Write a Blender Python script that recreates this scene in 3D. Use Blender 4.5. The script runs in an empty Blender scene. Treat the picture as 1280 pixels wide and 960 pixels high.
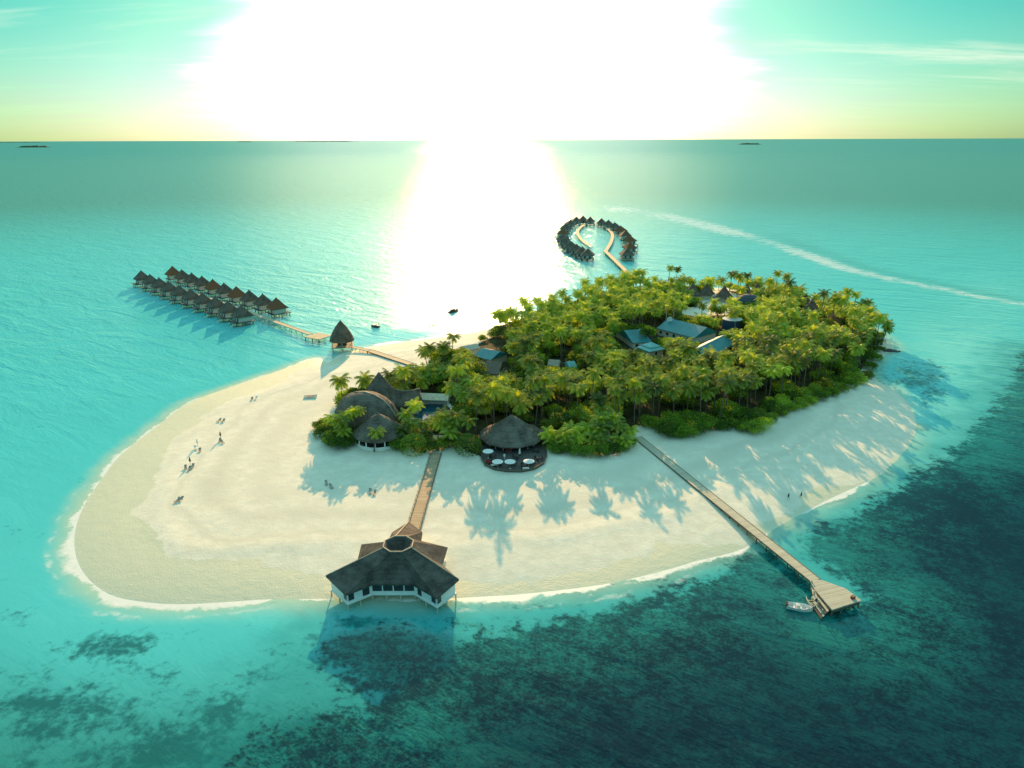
import bpy, math, random
import numpy as np
from mathutils import Vector, Matrix

# ------------------------------------------------------------------ camera, sky, sun, exposure
S = bpy.context.scene
FPX, PITCH, ROLL, CAMH = 881.0, math.radians(19.15), 0.0031, 90.0
_r0 = np.array([1, 0, 0.]); _f = np.array([0, math.cos(PITCH), -math.sin(PITCH)]); _u0 = np.array([0, math.sin(PITCH), math.cos(PITCH)])
_u = _u0 * math.cos(ROLL) + _r0 * math.sin(ROLL); _r = _r0 * math.cos(ROLL) - _u0 * math.sin(ROLL)
camd = bpy.data.cameras.new('camera'); cam = bpy.data.objects.new('camera', camd); S.collection.objects.link(cam)
camd.sensor_width = 36; camd.lens = FPX / 1280 * 36; camd.clip_start = 1; camd.clip_end = 250000
cam.matrix_world = Matrix([[_r[0], _u[0], -_f[0], 0], [_r[1], _u[1], -_f[1], 0], [_r[2], _u[2], -_f[2], CAMH], [0, 0, 0, 1]])
S.camera = cam

SUN_EL, SUN_AZ = math.radians(15.0), math.radians(-2.5)
SUN_V = Vector((math.sin(SUN_AZ) * math.cos(SUN_EL), math.cos(SUN_AZ) * math.cos(SUN_EL), math.sin(SUN_EL)))
sund = bpy.data.lights.new('sun', 'SUN'); sund.energy = 5.0; sund.angle = math.radians(0.5); sund.color = (1.0, 0.56, 0.24)
sun = bpy.data.objects.new('sun', sund); S.collection.objects.link(sun); sun.rotation_euler = SUN_V.to_track_quat('Z', 'Y').to_euler()
S.view_settings.view_transform = 'Standard'; S.view_settings.look = 'None'; S.view_settings.gamma = 1
S.view_settings.use_curve_mapping = False; S.view_settings.exposure = 0.8


class NT:
    """small helper around a node tree"""
    def __init__(s, nt): s.nt = nt; nt.nodes.clear()
    def n(s, t, **k):
        nd = s.nt.nodes.new(t)
        for a, v in k.items(): setattr(nd, a, v)
        return nd
    def l(s, a, b): s.nt.links.new(a, b)
    def put(s, sock, v):
        if hasattr(v, 'is_output') or isinstance(v, bpy.types.NodeSocket): s.l(v, sock)
        else:
            if isinstance(v, (tuple, list)) and len(v) == 3 and sock.type == 'RGBA': v = (*v, 1)
            sock.default_value = v
    def m(s, op, a, b=None, c=None, clamp=False):
        nd = s.n('ShaderNodeMath', operation=op, use_clamp=clamp); s.put(nd.inputs[0], a)
        if b is not None: s.put(nd.inputs[1], b)
        if c is not None: s.put(nd.inputs[2], c)
        return nd.outputs[0]
    def vm(s, op, a, b=None):
        nd = s.n('ShaderNodeVectorMath', operation=op); s.put(nd.inputs[0], a)
        if b is not None: s.put(nd.inputs[1], b)
        return nd.outputs['Value'] if op in ('DOT_PRODUCT', 'LENGTH') else nd.outputs[0]
    def mix(s, f, a, b, blend='MIX'):
        nd = s.n('ShaderNodeMix', data_type='RGBA', blend_type=blend); s.put(nd.inputs[0], f); s.put(nd.inputs[6], a); s.put(nd.inputs[7], b)
        return nd.outputs[2]
    def ss(s, x, lo, hi, a=0.0, b=1.0):
        nd = s.n('ShaderNodeMapRange', interpolation_type='SMOOTHSTEP'); s.put(nd.inputs[0], x); s.put(nd.inputs[1], lo); s.put(nd.inputs[2], hi); s.put(nd.inputs[3], a); s.put(nd.inputs[4], b)
        return nd.outputs[0]
    def noise(s, vec, scale, detail=3, rough=.55, dist=0.):
        nd = s.n('ShaderNodeTexNoise'); s.put(nd.inputs['Vector'], vec); nd.inputs['Scale'].default_value = scale
        nd.inputs['Detail'].default_value = detail; nd.inputs['Roughness'].default_value = rough; nd.inputs['Distortion'].default_value = dist
        return nd.outputs['Fac']
    def mapping(s, vec, rot=(0, 0, 0), scale=(1, 1, 1)):
        nd = s.n('ShaderNodeMapping'); s.put(nd.inputs[0], vec); nd.inputs['Rotation'].default_value = rot; nd.inputs['Scale'].default_value = scale
        return nd.outputs[0]


W = bpy.data.worlds.new('World'); S.world = W; W.use_nodes = True
w = NT(W.node_tree)
sky = w.n('ShaderNodeTexSky', sky_type='NISHITA', sun_disc=False, sun_elevation=SUN_EL, sun_rotation=SUN_AZ, air_density=1.0, dust_density=1.0, ozone_density=1.0)
dirv = w.vm('NORMALIZE', w.n('ShaderNodeTexCoord').outputs['Generated'])
sep = w.n('ShaderNodeSeparateXYZ'); w.l(dirv, sep.inputs[0]); dz = sep.outputs[2]
el = w.m('MAXIMUM', dz, 0.0)
ca = w.m('MAXIMUM', w.vm('DOT_PRODUCT', dirv, tuple(SUN_V)), 0.0)
th = w.m('MULTIPLY', w.m('ARCCOSINE', w.m('MINIMUM', ca, 1.0)), 180 / math.pi)
th = w.m('SUBTRACT', th, w.m('MULTIPLY', w.ss(el, 0.21, 0.03), 8.0))
# thin streaky cirrus, laid out on a plane high above the scene
cx = w.n('ShaderNodeCombineXYZ'); dd = w.m('ADD', el, 0.06)
w.l(w.m('DIVIDE', sep.outputs[0], dd), cx.inputs[0]); w.l(w.m('DIVIDE', sep.outputs[1], dd), cx.inputs[1])
cl = w.noise(w.mapping(cx.outputs[0], (0, 0, math.radians(-24)), (0.30, 1.0, 1)), .95, 7, .62, .6)
th = w.m('ADD', th, w.m('MULTIPLY', w.m('SUBTRACT', cl, .5), 9.0))
tint = w.mix(w.ss(el, 0.0, 0.17), (0.40, 0.79, 0.80), (0.14, 0.73, 0.66))
tnear = w.mix(w.ss(el, 0.0, 0.15), (0.42, 0.62, 0.95), (0.26, 0.68, 0.62))
tint = w.mix(w.ss(th, 30.0, 17.0), tint, tnear)
tint = w.mix(w.ss(el, 0.25, 0.8), tint, (3.1, 4.9, 3.6))
tint = w.mix(w.ss(th, 17.0, 10.0), tint, (1.05, 1.15, 1.25))
col = w.mix(1.0, sky.outputs[0], tint, 'MULTIPLY')
cl = w.m('MULTIPLY', w.ss(cl, 0.47, 0.72), w.ss(el, 0.012, 0.09))
col = w.mix(w.m('MULTIPLY', cl, 0.75), col, (8.5, 9.4, 7.4))
bg = w.n('ShaderNodeBackground'); w.l(col, bg.inputs[0]); bg.inputs[1].default_value = 0.065
wo = w.n('ShaderNodeOutputWorld'); w.l(bg.outputs[0], wo.inputs[0])

# ------------------------------------------------------------------ helpers
R = random.Random(7)
def P(x, y, z=0.):
    """a point of the photograph carried out to the level z of the real place"""
    d = _f + _r * (x - 640) / FPX + _u * (480 - y) / FPX
    return np.array([0, 0, CAMH]) + d * ((z - CAMH) / d[2])
def P2(x, y, z=0.): return tuple(P(x, y, z)[:2])
def proj(q):
    d = np.asarray(q, float) - np.array([0, 0, CAMH]); zz = d @ _f
    return 640 + FPX * (d @ _r) / zz, 480 - FPX * (d @ _u) / zz, zz
def link(o): S.collection.objects.link(o); return o
def tag(o, label=None, cat=None, group=None, kind=None):
    if label: o['label'] = label
    if cat: o['category'] = cat
    if group: o['group'] = group
    if kind: o['kind'] = kind
    return o
def thing(name, loc, rz, label, cat, group=None):
    o = link(bpy.data.objects.new(name, None)); o.location = loc; o.rotation_euler = (0, 0, rz); o.empty_display_size = .5
    return tag(o, label, cat, group)
def part(name, mesh, parent, loc=None, rz=0):
    o = link(bpy.data.objects.new(name, mesh)); o.parent = parent
    if loc is not None: o.location = loc
    o.rotation_euler = (0, 0, rz)
    return o
def np_mesh(name, V, Fq, mats, smooth=False):
    me = bpy.data.meshes.new(name); V = np.asarray(V, np.float32); Fq = np.asarray(Fq, np.int32); k = Fq.shape[1]
    me.vertices.add(len(V)); me.vertices.foreach_set('co', V.ravel())
    me.loops.add(Fq.size); me.loops.foreach_set('vertex_index', Fq.ravel())
    me.polygons.add(len(Fq)); me.polygons.foreach_set('loop_start', np.arange(0, Fq.size, k, dtype=np.int32))
    if smooth: me.polygons.foreach_set('use_smooth', np.ones(len(Fq), bool))
    me.update(calc_edges=True); me.validate()
    for m_ in (mats if isinstance(mats, list) else [mats]): me.materials.append(m_)
    return me
def fattr(me, name, arr):
    a = me.attributes.new(name, 'FLOAT', 'POINT'); a.data.foreach_set('value', np.asarray(arr, np.float32).ravel())

class MB:
    def __init__(s): s.v = []; s.f = []
    def poly(s, pts): n = len(s.v); s.v += [tuple(p) for p in pts]; s.f.append(tuple(range(n, n + len(pts)))); return s
    def box(s, c, d, rz=0., ry=0., rx=0.):
        M = Matrix.Rotation(rz, 3, 'Z') @ Matrix.Rotation(ry, 3, 'Y') @ Matrix.Rotation(rx, 3, 'X'); n = len(s.v)
        for z in (-.5, .5):
            for x, y in ((-.5, -.5), (.5, -.5), (.5, .5), (-.5, .5)):
                q = M @ Vector((x * d[0], y * d[1], z * d[2])); s.v.append((c[0] + q.x, c[1] + q.y, c[2] + q.z))
        for q in ((3, 2, 1, 0), (4, 5, 6, 7), (0, 1, 5, 4), (1, 2, 6, 5), (2, 3, 7, 6), (3, 0, 4, 7)): s.f.append(tuple(n + i for i in q))
        return s
    def prism(s, pts, z0, z1):
        """pts counter-clockwise in plan"""
        a = sum(pts[i][0] * pts[(i + 1) % len(pts)][1] - pts[(i + 1) % len(pts)][0] * pts[i][1] for i in range(len(pts)))
        if a < 0: pts = pts[::-1]
        k = len(pts); n = len(s.v)
        s.v += [(p[0], p[1], z0) for p in pts] + [(p[0], p[1], z1) for p in pts]
        s.f.append(tuple(range(n + k - 1, n - 1, -1))); s.f.append(tuple(range(n + k, n + 2 * k)))
        for i in range(k): j = (i + 1) % k; s.f.append((n + i, n + j, n + k + j, n + k + i))
        return s
    def rings(s, R_, closed=True, cap0=True, cap1=True):
        """loft through rings of equal length"""
        k = len(R_[0]); n = len(s.v)
        for r_ in R_: s.v += [tuple(p) for p in r_]
        for a in range(len(R_) - 1):
            for i in range(k if closed else k - 1):
                j = (i + 1) % k; s.f.append((n + a * k + i, n + a * k + j, n + (a + 1) * k + j, n + (a + 1) * k + i))
        if closed and cap0: s.f.append(tuple(n + i for i in range(k - 1, -1, -1)))
        if closed and cap1: s.f.append(tuple(n + (len(R_) - 1) * k + i for i in range(k)))
        return s
    def lathe(s, prof, c=(0, 0), k=16, sx=1., sy=1., rz=0.):
        cr, sr = math.cos(rz), math.sin(rz); RR = []
        for r_, z in prof:
            q = []
            for i in range(k):
                a = 2 * math.pi * i / k; x, y = r_ * sx * math.cos(a), r_ * sy * math.sin(a)
                q.append((c[0] + x * cr - y * sr, c[1] + x * sr + y * cr, z))
            RR.append(q)
        return s.rings(RR)
    def tube(s, pts, rad, k=6):
        pts = [Vector(p) for p in pts]; RR = []
        rad = rad if isinstance(rad, (list, tuple)) else [rad] * len(pts)
        for i, p in enumerate(pts):
            t = (pts[min(i + 1, len(pts) - 1)] - pts[max(i - 1, 0)]).normalized()
            ref = Vector((0, 0, 1)) if abs(t.z) < .9 else Vector((1, 0, 0))
            a = t.cross(ref).normalized(); b = t.cross(a) * -1
            RR.append([p + (a * math.cos(2 * math.pi * j / k) + b * math.sin(2 * math.pi * j / k)) * rad[i] for j in range(k)])
        return s.rings(RR)
    def mesh(s, name, m, smooth=False):
        me = bpy.data.meshes.new(name); me.from_pydata(s.v, [], s.f); me.update()
        me.materials.append(m)
        if smooth: me.polygons.foreach_set('use_smooth', [True] * len(me.polygons))
        return me
    def build(s, name, m, parent=None, smooth=False):
        o = link(bpy.data.objects.new(name, s.mesh(name, m, smooth)))
        if parent: o.parent = parent
        return o

# ------------------------------------------------------------------ materials
def newmat(name):
    m = bpy.data.materials.new(name); m.use_nodes = True; return m, NT(m.node_tree)
def finish(t, shader):
    o = t.n('ShaderNodeOutputMaterial'); t.l(shader, o.inputs[0])
def principled(t, color, rough=.7, normal=None, spec=.4, metal=0.):
    b = t.n('ShaderNodeBsdfPrincipled'); t.put(b.inputs['Base Color'], color); t.put(b.inputs['Roughness'], rough)
    b.inputs['Specular IOR Level'].default_value = spec; b.inputs['Metallic'].default_value = metal
    if normal is not None: t.l(normal, b.inputs['Normal'])
    return b.outputs[0]
def bump(t, h, strength=1., dist=1.):
    b = t.n('ShaderNodeBump'); t.put(b.inputs['Strength'], strength); b.inputs['Distance'].default_value = dist; t.l(h, b.inputs['Height']); return b.outputs[0]
def plain(name, c, rough=.65, var=.25, scale=1.5, spec=.35, bmp=0.):
    m, t = newmat(name); pos = t.n('ShaderNodeTexCoord').outputs['Object']
    f = t.noise(pos, scale, 5); g = t.noise(pos, scale * 9, 2)
    k = t.m('ADD', t.m('MULTIPLY', f, .7), t.m('MULTIPLY', g, .3))
    lo = tuple(x * (1 - var) for x in c); hi = tuple(min(1, x * (1 + var)) for x in c)
    cc = t.mix(t.ss(k, .3, .7), lo, hi)
    finish(t, principled(t, cc, rough, bump(t, g, .6, bmp) if bmp else None, spec)); return m
def thatch(name, c, dark=.5, c2=None):
    m, t = newmat(name); pos = t.n('ShaderNodeTexCoord').outputs['Object']
    big = t.noise(pos, .35, 4); fine = t.noise(t.mapping(pos, (0, 0, 0), (3.2, 3.2, 1.0)), 1.6, 5, .7)
    sp = t.n('ShaderNodeSeparateXYZ'); t.l(pos, sp.inputs[0])
    course = t.m('FRACT', t.m('MULTIPLY', t.m('ADD', sp.outputs[2], t.m('MULTIPLY', fine, .25)), 1.6))
    k = t.m('ADD', t.m('ADD', t.m('MULTIPLY', big, .5), t.m('MULTIPLY', fine, .5)), t.m('MULTIPLY', course, .05))
    rnd = t.n('ShaderNodeObjectInfo').outputs['Random']
    cc = t.mix(t.ss(k, .36, .66), tuple(x * dark * .8 for x in c), tuple(x * 1.5 for x in c))
    if c2: cc = t.mix(t.ss(rnd, .72, .9), cc, c2)
    finish(t, principled(t, cc, .9, bump(t, t.m('ADD', fine, t.m('MULTIPLY', course, .35)), .7, .15), .2)); return m
def planks(name, c, across=0.16, along_axis=0, var=.3):
    """boards; local x runs along the walk"""
    m, t = newmat(name); pos = t.n('ShaderNodeTexCoord').outputs['Object']
    sp = t.n('ShaderNodeSeparateXYZ'); t.l(pos, sp.inputs[0])
    u = t.m('DIVIDE', sp.outputs[along_axis], across); idx = t.m('FLOOR', u); fr = t.m('FRACT', u)
    wn = t.n('ShaderNodeTexWhiteNoise', noise_dimensions='1D'); t.l(idx, wn.inputs['W'])
    k = t.m('ADD', t.m('MULTIPLY', wn.outputs['Value'], .55), t.m('MULTIPLY', t.noise(pos, .45, 5, .6), .6))
    cc = t.mix(k, tuple(x * (1 - var) for x in c), tuple(x * (1 + var) for x in c))
    gap = t.ss(fr, .04, .12); cc = t.mix(gap, tuple(x * .3 for x in c), cc)
    finish(t, principled(t, cc, .8, None, .25)); return m
def leafmat(name, c, c2, trans=.35, gloss=.06):
    m, t = newmat(name); oi = t.n('ShaderNodeObjectInfo'); pos = t.n('ShaderNodeNewGeometry').outputs['Position']
    at = t.n('ShaderNodeAttribute', attribute_name='tone')
    k = t.m('ADD', t.m('MULTIPLY', oi.outputs['Random'], .45), t.m('ADD', t.m('MULTIPLY', t.noise(pos, .9, 3), .35), t.m('MULTIPLY', at.outputs['Fac'], .6)))
    cc = t.mix(t.ss(k, .30, 1.05), c, c2)
    d = t.n('ShaderNodeBsdfDiffuse'); t.l(cc, d.inputs[0])
    tr = t.n('ShaderNodeBsdfTranslucent'); t.l(t.mix(1., cc, (1.9, 1.75, .6), 'MULTIPLY'), tr.inputs[0])
    a = t.n('ShaderNodeMixShader'); a.inputs[0].default_value = trans; t.l(d.outputs[0], a.inputs[1]); t.l(tr.outputs[0], a.inputs[2])
    g = t.n('ShaderNodeBsdfGlossy'); g.inputs['Roughness'].default_value = .55
    b = t.n('ShaderNodeMixShader'); b.inputs[0].default_value = gloss; t.l(a.outputs[0], b.inputs[1]); t.l(g.outputs[0], b.inputs[2])
    finish(t, b.outputs[0]); return m

M = dict(
    thatch_dark=thatch('thatch_dark', (.092, .086, .075)),
    thatch_villa=thatch('thatch_villa', (.135, .11, .085), .55, (.22, .10, .05)),
    thatch_grey=thatch('thatch_grey', (.135, .12, .098)),
    ridge=plain('ridge_thatch', (.36, .32, .24)),
    white=plain('white_paint', (.78, .80, .78), .5, .06),
    villa_wall=plain('villa_wall', (.62, .60, .52), .6, .12),
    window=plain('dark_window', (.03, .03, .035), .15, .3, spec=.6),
    shutter=plain('red_shutter', (.16, .06, .05), .5),
    post=plain('wood_post', (.16, .13, .10), .8, .35),
    pale_post=plain('pale_post', (.50, .46, .36), .7, .2),
    jetty=planks('jetty_boards', (.47, .455, .35), .22),
    walk=planks('walk_boards', (.40, .31, .20), .20, var=.45),
    deck=planks('dark_deck_boards', (.085, .08, .075), .2),
    pale_walk=planks('pale_walk_boards', (.48, .42, .28), .25),
    teal=plain('teal_sheet_roof', (.022, .22, .25), .45, .14, .25),
    teal_pale=plain('pale_teal_roof', (.16, .45, .44), .5, .1, .4),
    concrete=plain('concrete', (.42, .40, .34), .85, .15, .6),
    tank_blue=plain('tank_blue', (.028, .075, .16), .45, .15),
    tank_top=plain('tank_top', (.45, .52, .52), .5, .12),
    metal=plain('pale_metal', (.62, .62, .58), .4, .1),
    canvas=plain('white_canvas', (.80, .80, .78), .8, .05),
    cushion_red=plain('red_cushion', (.28, .05, .04), .85, .2),
    furniture=plain('dark_wicker', (.06, .05, .045), .7, .3),
    lounger=plain('lounger_weave', (.34, .32, .27), .7, .3),
    boat_white=plain('boat_gelcoat', (.72, .72, .68), .3, .08),
    boat_dark=plain('boat_dark_hull', (.05, .06, .05), .5, .3),
    rope=plain('rope', (.3, .25, .15), .9),
    skin=plain('skin', (.30, .17, .11), .6, .1),
    cloth_dark=plain('dark_swimwear', (.03, .035, .06), .8, .2),
    cloth_red=plain('red_shirt', (.35, .06, .05), .8, .2),
    hair=plain('dark_hair', (.015, .012, .01), .7, .2),
    stone=plain('dark_rock', (.09, .09, .085), .9, .4, .8, bmp=.3),
    bark=plain('palm_bark', (.17, .145, .115), .9, .35, 2.0),
    trunk=plain('tree_bark', (.12, .10, .08), .9, .35, 1.5),
    palm=leafmat('palm_leaf', (.060, .105, .014), (.44, .55, .055), .43, .05),
    palm_yellow=leafmat('young_palm_leaf', (.15, .23, .016), (.56, .66, .05), .44, .05),
    palm_brown=leafmat('dry_palm_leaf', (.15, .09, .035), (.24, .15, .05), .3, .05),
    leaf=leafmat('broad_leaf', (.060, .110, .014), (.37, .50, .042), .41, .03),
    leaf_deep=leafmat('deep_green_leaf', (.042, .10, .012), (.22, .36, .03), .39, .02),
    leaf_red=leafmat('flame_blossom', (.30, .09, .04), (.50, .20, .10), .3, .04),
)

# ------------------------------------------------------------------ the ground plan
SHORE_PX = [(92,680),(95,655),(108,625),(128,598),(146,572),(175,549),(205,526),(224,510),(250,497),(285,485),(320,473),(350,463),(378,452),(398,446),(408,455),(420,447),(440,439),(470,432),(500,428),(530,424),(560,420),(590,416),(620,409),(650,400),(690,389),(730,375),(770,365),(830,361),(880,360),(930,360),(980,364),(1020,376),(1060,392),(1085,408),(1104,420),(1122,437),(1106,441),(1094,452),(1084,468),(1100,478),(1122,490),(1140,510),(1147,528),(1142,550),(1126,570),(1105,590),(1085,602),(1060,613),(1030,627),(1000,643),(975,657),(950,672),(930,686),(905,694),(870,701),(840,711),(800,721),(760,730),(700,738),(640,744),(600,746),(565,748),(500,750),(415,748),(380,749),(330,749),(280,753),(220,756),(180,753),(140,746),(113,728),(97,705)]
FOREST_PX = [(575,573),(605,582),(683,575),(690,566),(790,566),(800,540),(822,542),(850,546),(895,537),(930,541),(950,530),(990,511),(1030,496),(1075,478),(1085,462),(1092,448),(1105,436),(1100,424),(1080,409),(1050,395),(1012,379),(965,369),(900,364),(830,365),(775,369),(735,380),(695,395),(655,407),(620,420),(590,434),(560,446),(534,458),(516,470),(490,478),(462,500),(420,510),(395,545),(415,561),(440,562),(500,560),(515,576),(540,574),(548,552),(560,556)]
def smooth_poly(pts, it=2):
    pts = np.array(pts, float)
    for _ in range(it):
        nx = np.roll(pts, -1, 0); q = np.empty((len(pts) * 2, 2)); q[0::2] = .75 * pts + .25 * nx; q[1::2] = .25 * pts + .75 * nx; pts = q
    return pts
SHORE = smooth_poly([P2(*p) for p in SHORE_PX]); FOREST = np.array([P2(*p) for p in FOREST_PX])
def sdist(X, Y, poly):
    """signed distance to a polygon, positive outside"""
    X = np.asarray(X, float); Y = np.asarray(Y, float); sh = X.shape; X = X.ravel(); Y = Y.ravel()
    best = np.full(X.shape, 1e18); ins = np.zeros(X.shape, bool)
    A = poly; B = np.roll(poly, -1, 0)
    for (ax, ay), (bx, by) in zip(A, B):
        ex, ey = bx - ax, by - ay; L = ex * ex + ey * ey + 1e-12
        t = np.clip(((X - ax) * ex + (Y - ay) * ey) / L, 0, 1)
        best = np.minimum(best, (X - ax - t * ex) ** 2 + (Y - ay - t * ey) ** 2)
        if by != ay:
            c = ((ay > Y) != (by > Y)) & (X < ex * (Y - ay) / (by - ay) + ax); ins ^= c
    d = np.sqrt(best); return np.where(ins, -d, d).reshape(sh)
def ldist(X, Y, line):
    best = np.full(X.shape, 1e18); par = np.zeros(X.shape); side = np.zeros(X.shape); k = len(line) - 1
    for i in range(k):
        ax, ay = line[i]; ex, ey = line[i + 1][0] - ax, line[i + 1][1] - ay; L = ex * ex + ey * ey
        t = np.clip(((X - ax) * ex + (Y - ay) * ey) / L, 0, 1); d = (X - ax - t * ex) ** 2 + (Y - ay - t * ey) ** 2
        cr = ex * (Y - ay) - ey * (X - ax); mk = d < best
        best = np.where(mk, d, best); par = np.where(mk, (i + t) / k, par); side = np.where(mk, np.sign(cr), side)
    return np.sqrt(best), par, side
def sstep(x, a, b): t = np.clip((x - a) / (b - a), 0, 1); return t * t * (3 - 2 * t)
_rs = np.random.RandomState(3); _ph = _rs.rand(24) * 6.283; _dr = _rs.rand(24) * 6.283
def ripple(X, Y, lam, n=6, o=0):
    z = 0
    for i in range(n):
        k = 6.283 / (lam * (.7 + .6 * ((i * 37 + o * 11) % 10) / 10)); a = _dr[(i + o) % 24]
        z = z + np.sin((X * math.cos(a) + Y * math.sin(a)) * k + _ph[(i * 3 + o) % 24])
    return z / n
def ground_z(X, Y, sd=None):
    X = np.asarray(X, float); Y = np.asarray(Y, float)
    if sd is None: sd = sdist(X, Y, SHORE)
    di = np.maximum(-sd, 0)
    z = 1.5 * (1 - np.exp(-di / 13.0)) + .16 * np.exp(-((di - 19 - 3 * ripple(X, Y, 40)) / 3.5) ** 2) + np.minimum(di / 15, 1) * (.05 * ripple(X, Y, 17, 6, 4) + .025 * ripple(X, Y, 6, 6, 9))
    return np.where(sd > 0, -.11 * sd, z)
def gz(x, y): return float(ground_z(np.array([x]), np.array([y]))[0])

# ------------------------------------------------------------------ the sea
def axis(lo, hi, step, far):
    a = list(np.arange(lo, hi + .1, step)); s = step; l = lo; h = hi; L = []; H = []
    while l > -far or h < far:
        s *= 1.35; l -= s; h += s; L.append(l); H.append(h)
    return np.array(L[::-1] + a + H)
gx = axis(-330, 420, 1.8, 90000); gy = axis(70, 640, 1.8, 90000)
GX, GY = np.meshgrid(gx, gy); nx_, ny_ = len(gx), len(gy)
sd = sdist(GX, GY, SHORE)
DEEP_PX = [(1280,436),(1262,480),(1240,514),(1190,567),(1140,594),(1100,624),(1060,646),(1010,674),(990,670),(1012,690),(1046,718),(1084,740),(1066,762),(1045,758),(1016,732),(962,690),(938,684),(900,711),(860,730),(800,750),(760,760),(700,774),(640,782),(585,796),(562,782),(548,792),(470,790),(405,806),(390,832),(470,880),(380,900),(330,925),(290,960),(230,1020),(150,1100),(1100,1300),(2300,1000),(2000,440)]
deep = sdist(GX, GY, np.array([P2(*p) for p in DEEP_PX]))
def blobs(lst):
    z = np.zeros(GX.shape)
    for (x, y, rx, ry, amp) in lst:
        c = P(x, y); ax = P(x + rx, y) - c; ay = P(x, y - ry) - c
        u = ((GX - c[0])) / np.hypot(ax[0], ax[1]); v = (GY - c[1]) / max(ay[1], 1); uu = u - v * ay[0] / max(np.hypot(ax[0], ax[1]), 1)
        z = np.maximum(z, amp * np.exp(-(uu * uu + v * v)))
    return z
patch = blobs([(140,806,60,22,.95),(45,880,75,18,.8),(60,915,90,18,.75),(165,905,50,16,.75),(255,892,45,14,.8),(235,925,60,16,.75),(330,845,40,14,.6),(350,812,25,10,.5),(10,770,30,12,.5),(1146,470,40,22,.75),(1165,495,28,16,.6),(1105,470,22,10,.5),(1115,628,30,6,.5),(890,700,35,5,.55),(1030,655,45,8,.6),(20,660,24,8,.4),(1210,640,120,50,.3),(665,757,55,4,.8),(480,800,85,16,.9),(470,778,70,7,.85),(520,835,50,18,.6),(80,890,170,60,.55),(290,910,130,55,.62),(180,840,60,20,.5),(210,945,220,38,.75),(380,920,60,40,.7)])  # reef patches; those by the pavilion also paint its shadow darker on the water
pale = blobs([(1190,440,75,45,.9),(1170,515,55,40,1.),(1150,575,45,22,1.),(1085,612,60,10,.7),(1235,420,50,40,.6),(965,682,45,8,.7),(1040,640,50,8,.6),(700,748,150,5,.5),(300,770,200,9,.35),(1240,375,60,30,.5),(1250,440,40,30,.6)])
BRK = [P2(*p) for p in [(690,254),(760,260),(820,267),(870,279),(920,292),(960,302),(1000,316),(1050,334),(1100,346),(1160,358),(1220,370),(1290,382)]]
bd, bp, bs = ldist(GX, GY, BRK); wid = np.interp(bp, [0, .3, .5, 1], [34, 26, 15, 8])
brk = np.exp(-(bd / wid) ** 2) * np.interp(bp, [0, .03, .1, .36, .42, .5, .56, .66, .70, 1], [0, .8, .9, 1, .6, .75, 1, .95, .85, .75])
swell_shade = np.exp(-((bd * bs - wid * 1.3) / (wid * .8)) ** 2) * (bs != 0) * sstep(bp, .28, .5)
fp, fq, fs_ = ldist(GX, GY, [P2(*p) for p in SHORE_PX] )
nseg = len(SHORE_PX) - 1
def seg_of(px): return min(range(len(SHORE_PX)), key=lambda i: (SHORE_PX[i][0] - px[0]) ** 2 + (SHORE_PX[i][1] - px[1]) ** 2) / nseg
FO = [((92,680),1.0),((108,625),.7),((205,526),.3),((285,485),.16),((398,446),.35),((440,439),.35),((500,428),.8),((620,409),.9),((690,389),.3),((930,360),.2),((1084,468),.2),((1147,528),.1),((1105,590),.16),((1085,602),.45),((1030,627),.3),((1000,643),.2),((950,672),.25),((905,694),.6),((840,711),.7),((760,730),.85),((640,744),1.0),((565,748),.9),((500,750),.25),((415,748),.2),((330,749),.5),((220,756),.9),((140,746),1.0),((97,705),1.0)]
foam = np.interp(fq, [seg_of(p) for p, _ in FO], [a for _, a in FO]) * (sd < 25)
mid = sstep(sd, 4, 55) * sstep(-GY, -160, -92)
offshore = sstep(np.hypot(GX * .8 + 20, GY - 300), 260, 1000)
I = np.arange(nx_ * ny_).reshape(ny_, nx_)
keep = (sd[:-1, :-1] > -6) | (sd[1:, 1:] > -6) | (sd[1:, :-1] > -6) | (sd[:-1, 1:] > -6)
Fq = np.stack([I[:-1, :-1][keep], I[:-1, 1:][keep], I[1:, 1:][keep], I[1:, :-1][keep]], 1)

m_sea, t = newmat('sea_water')
pos = t.n('ShaderNodeNewGeometry').outputs['Position']
A = {k: t.n('ShaderNodeAttribute', attribute_name=k).outputs['Fac'] for k in ('shore', 'deep', 'patch', 'foam', 'brk', 'mid', 'offshore', 'swell_shade', 'pale')}
n_big = t.noise(pos, .022, 5, .6); n_med = t.noise(pos, .11, 5, .62); n_fin = t.noise(pos, .55, 4, .65); n_fin2 = t.noise(pos, 1.6, 3, .6)
rotd = t.mapping(pos, (0, 0, math.radians(37)), (1, 1, 1))
streak = t.noise(t.mapping(rotd, (0, 0, 0), (.10, .55, 1)), 1.0, 4, .6)
lag = t.mix(A['mid'], (.085, .57, .58), (.010, .135, .105))
lag = t.mix(t.m('MULTIPLY', t.ss(n_big, .35, .7), .35), lag, (.070, .48, .47))
lag = t.mix(A['offshore'], lag, (.070, .285, .24))
shl = t.ss(t.m('ADD', A['shore'], t.m('MULTIPLY', t.m('SUBTRACT', n_med, .5), 5.0)), -1.5, 7.5)
lag = t.mix(shl, (.50, .62, .44), lag)
halo = t.m('MULTIPLY', A['pale'], t.ss(t.m('ADD', t.m('MULTIPLY', n_med, .6), t.m('MULTIPLY', streak, .4)), .30, .55))
lag = t.mix(t.m('MULTIPLY', halo, .9), lag, (.22, .70, .64))
pt = t.ss(t.m('ADD', A['patch'], t.m('MULTIPLY', t.m('SUBTRACT', t.m('ADD', t.m('MULTIPLY', n_med, .5), t.m('MULTIPLY', n_fin, .5)), .5), 3.2)), .26, .85)
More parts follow.
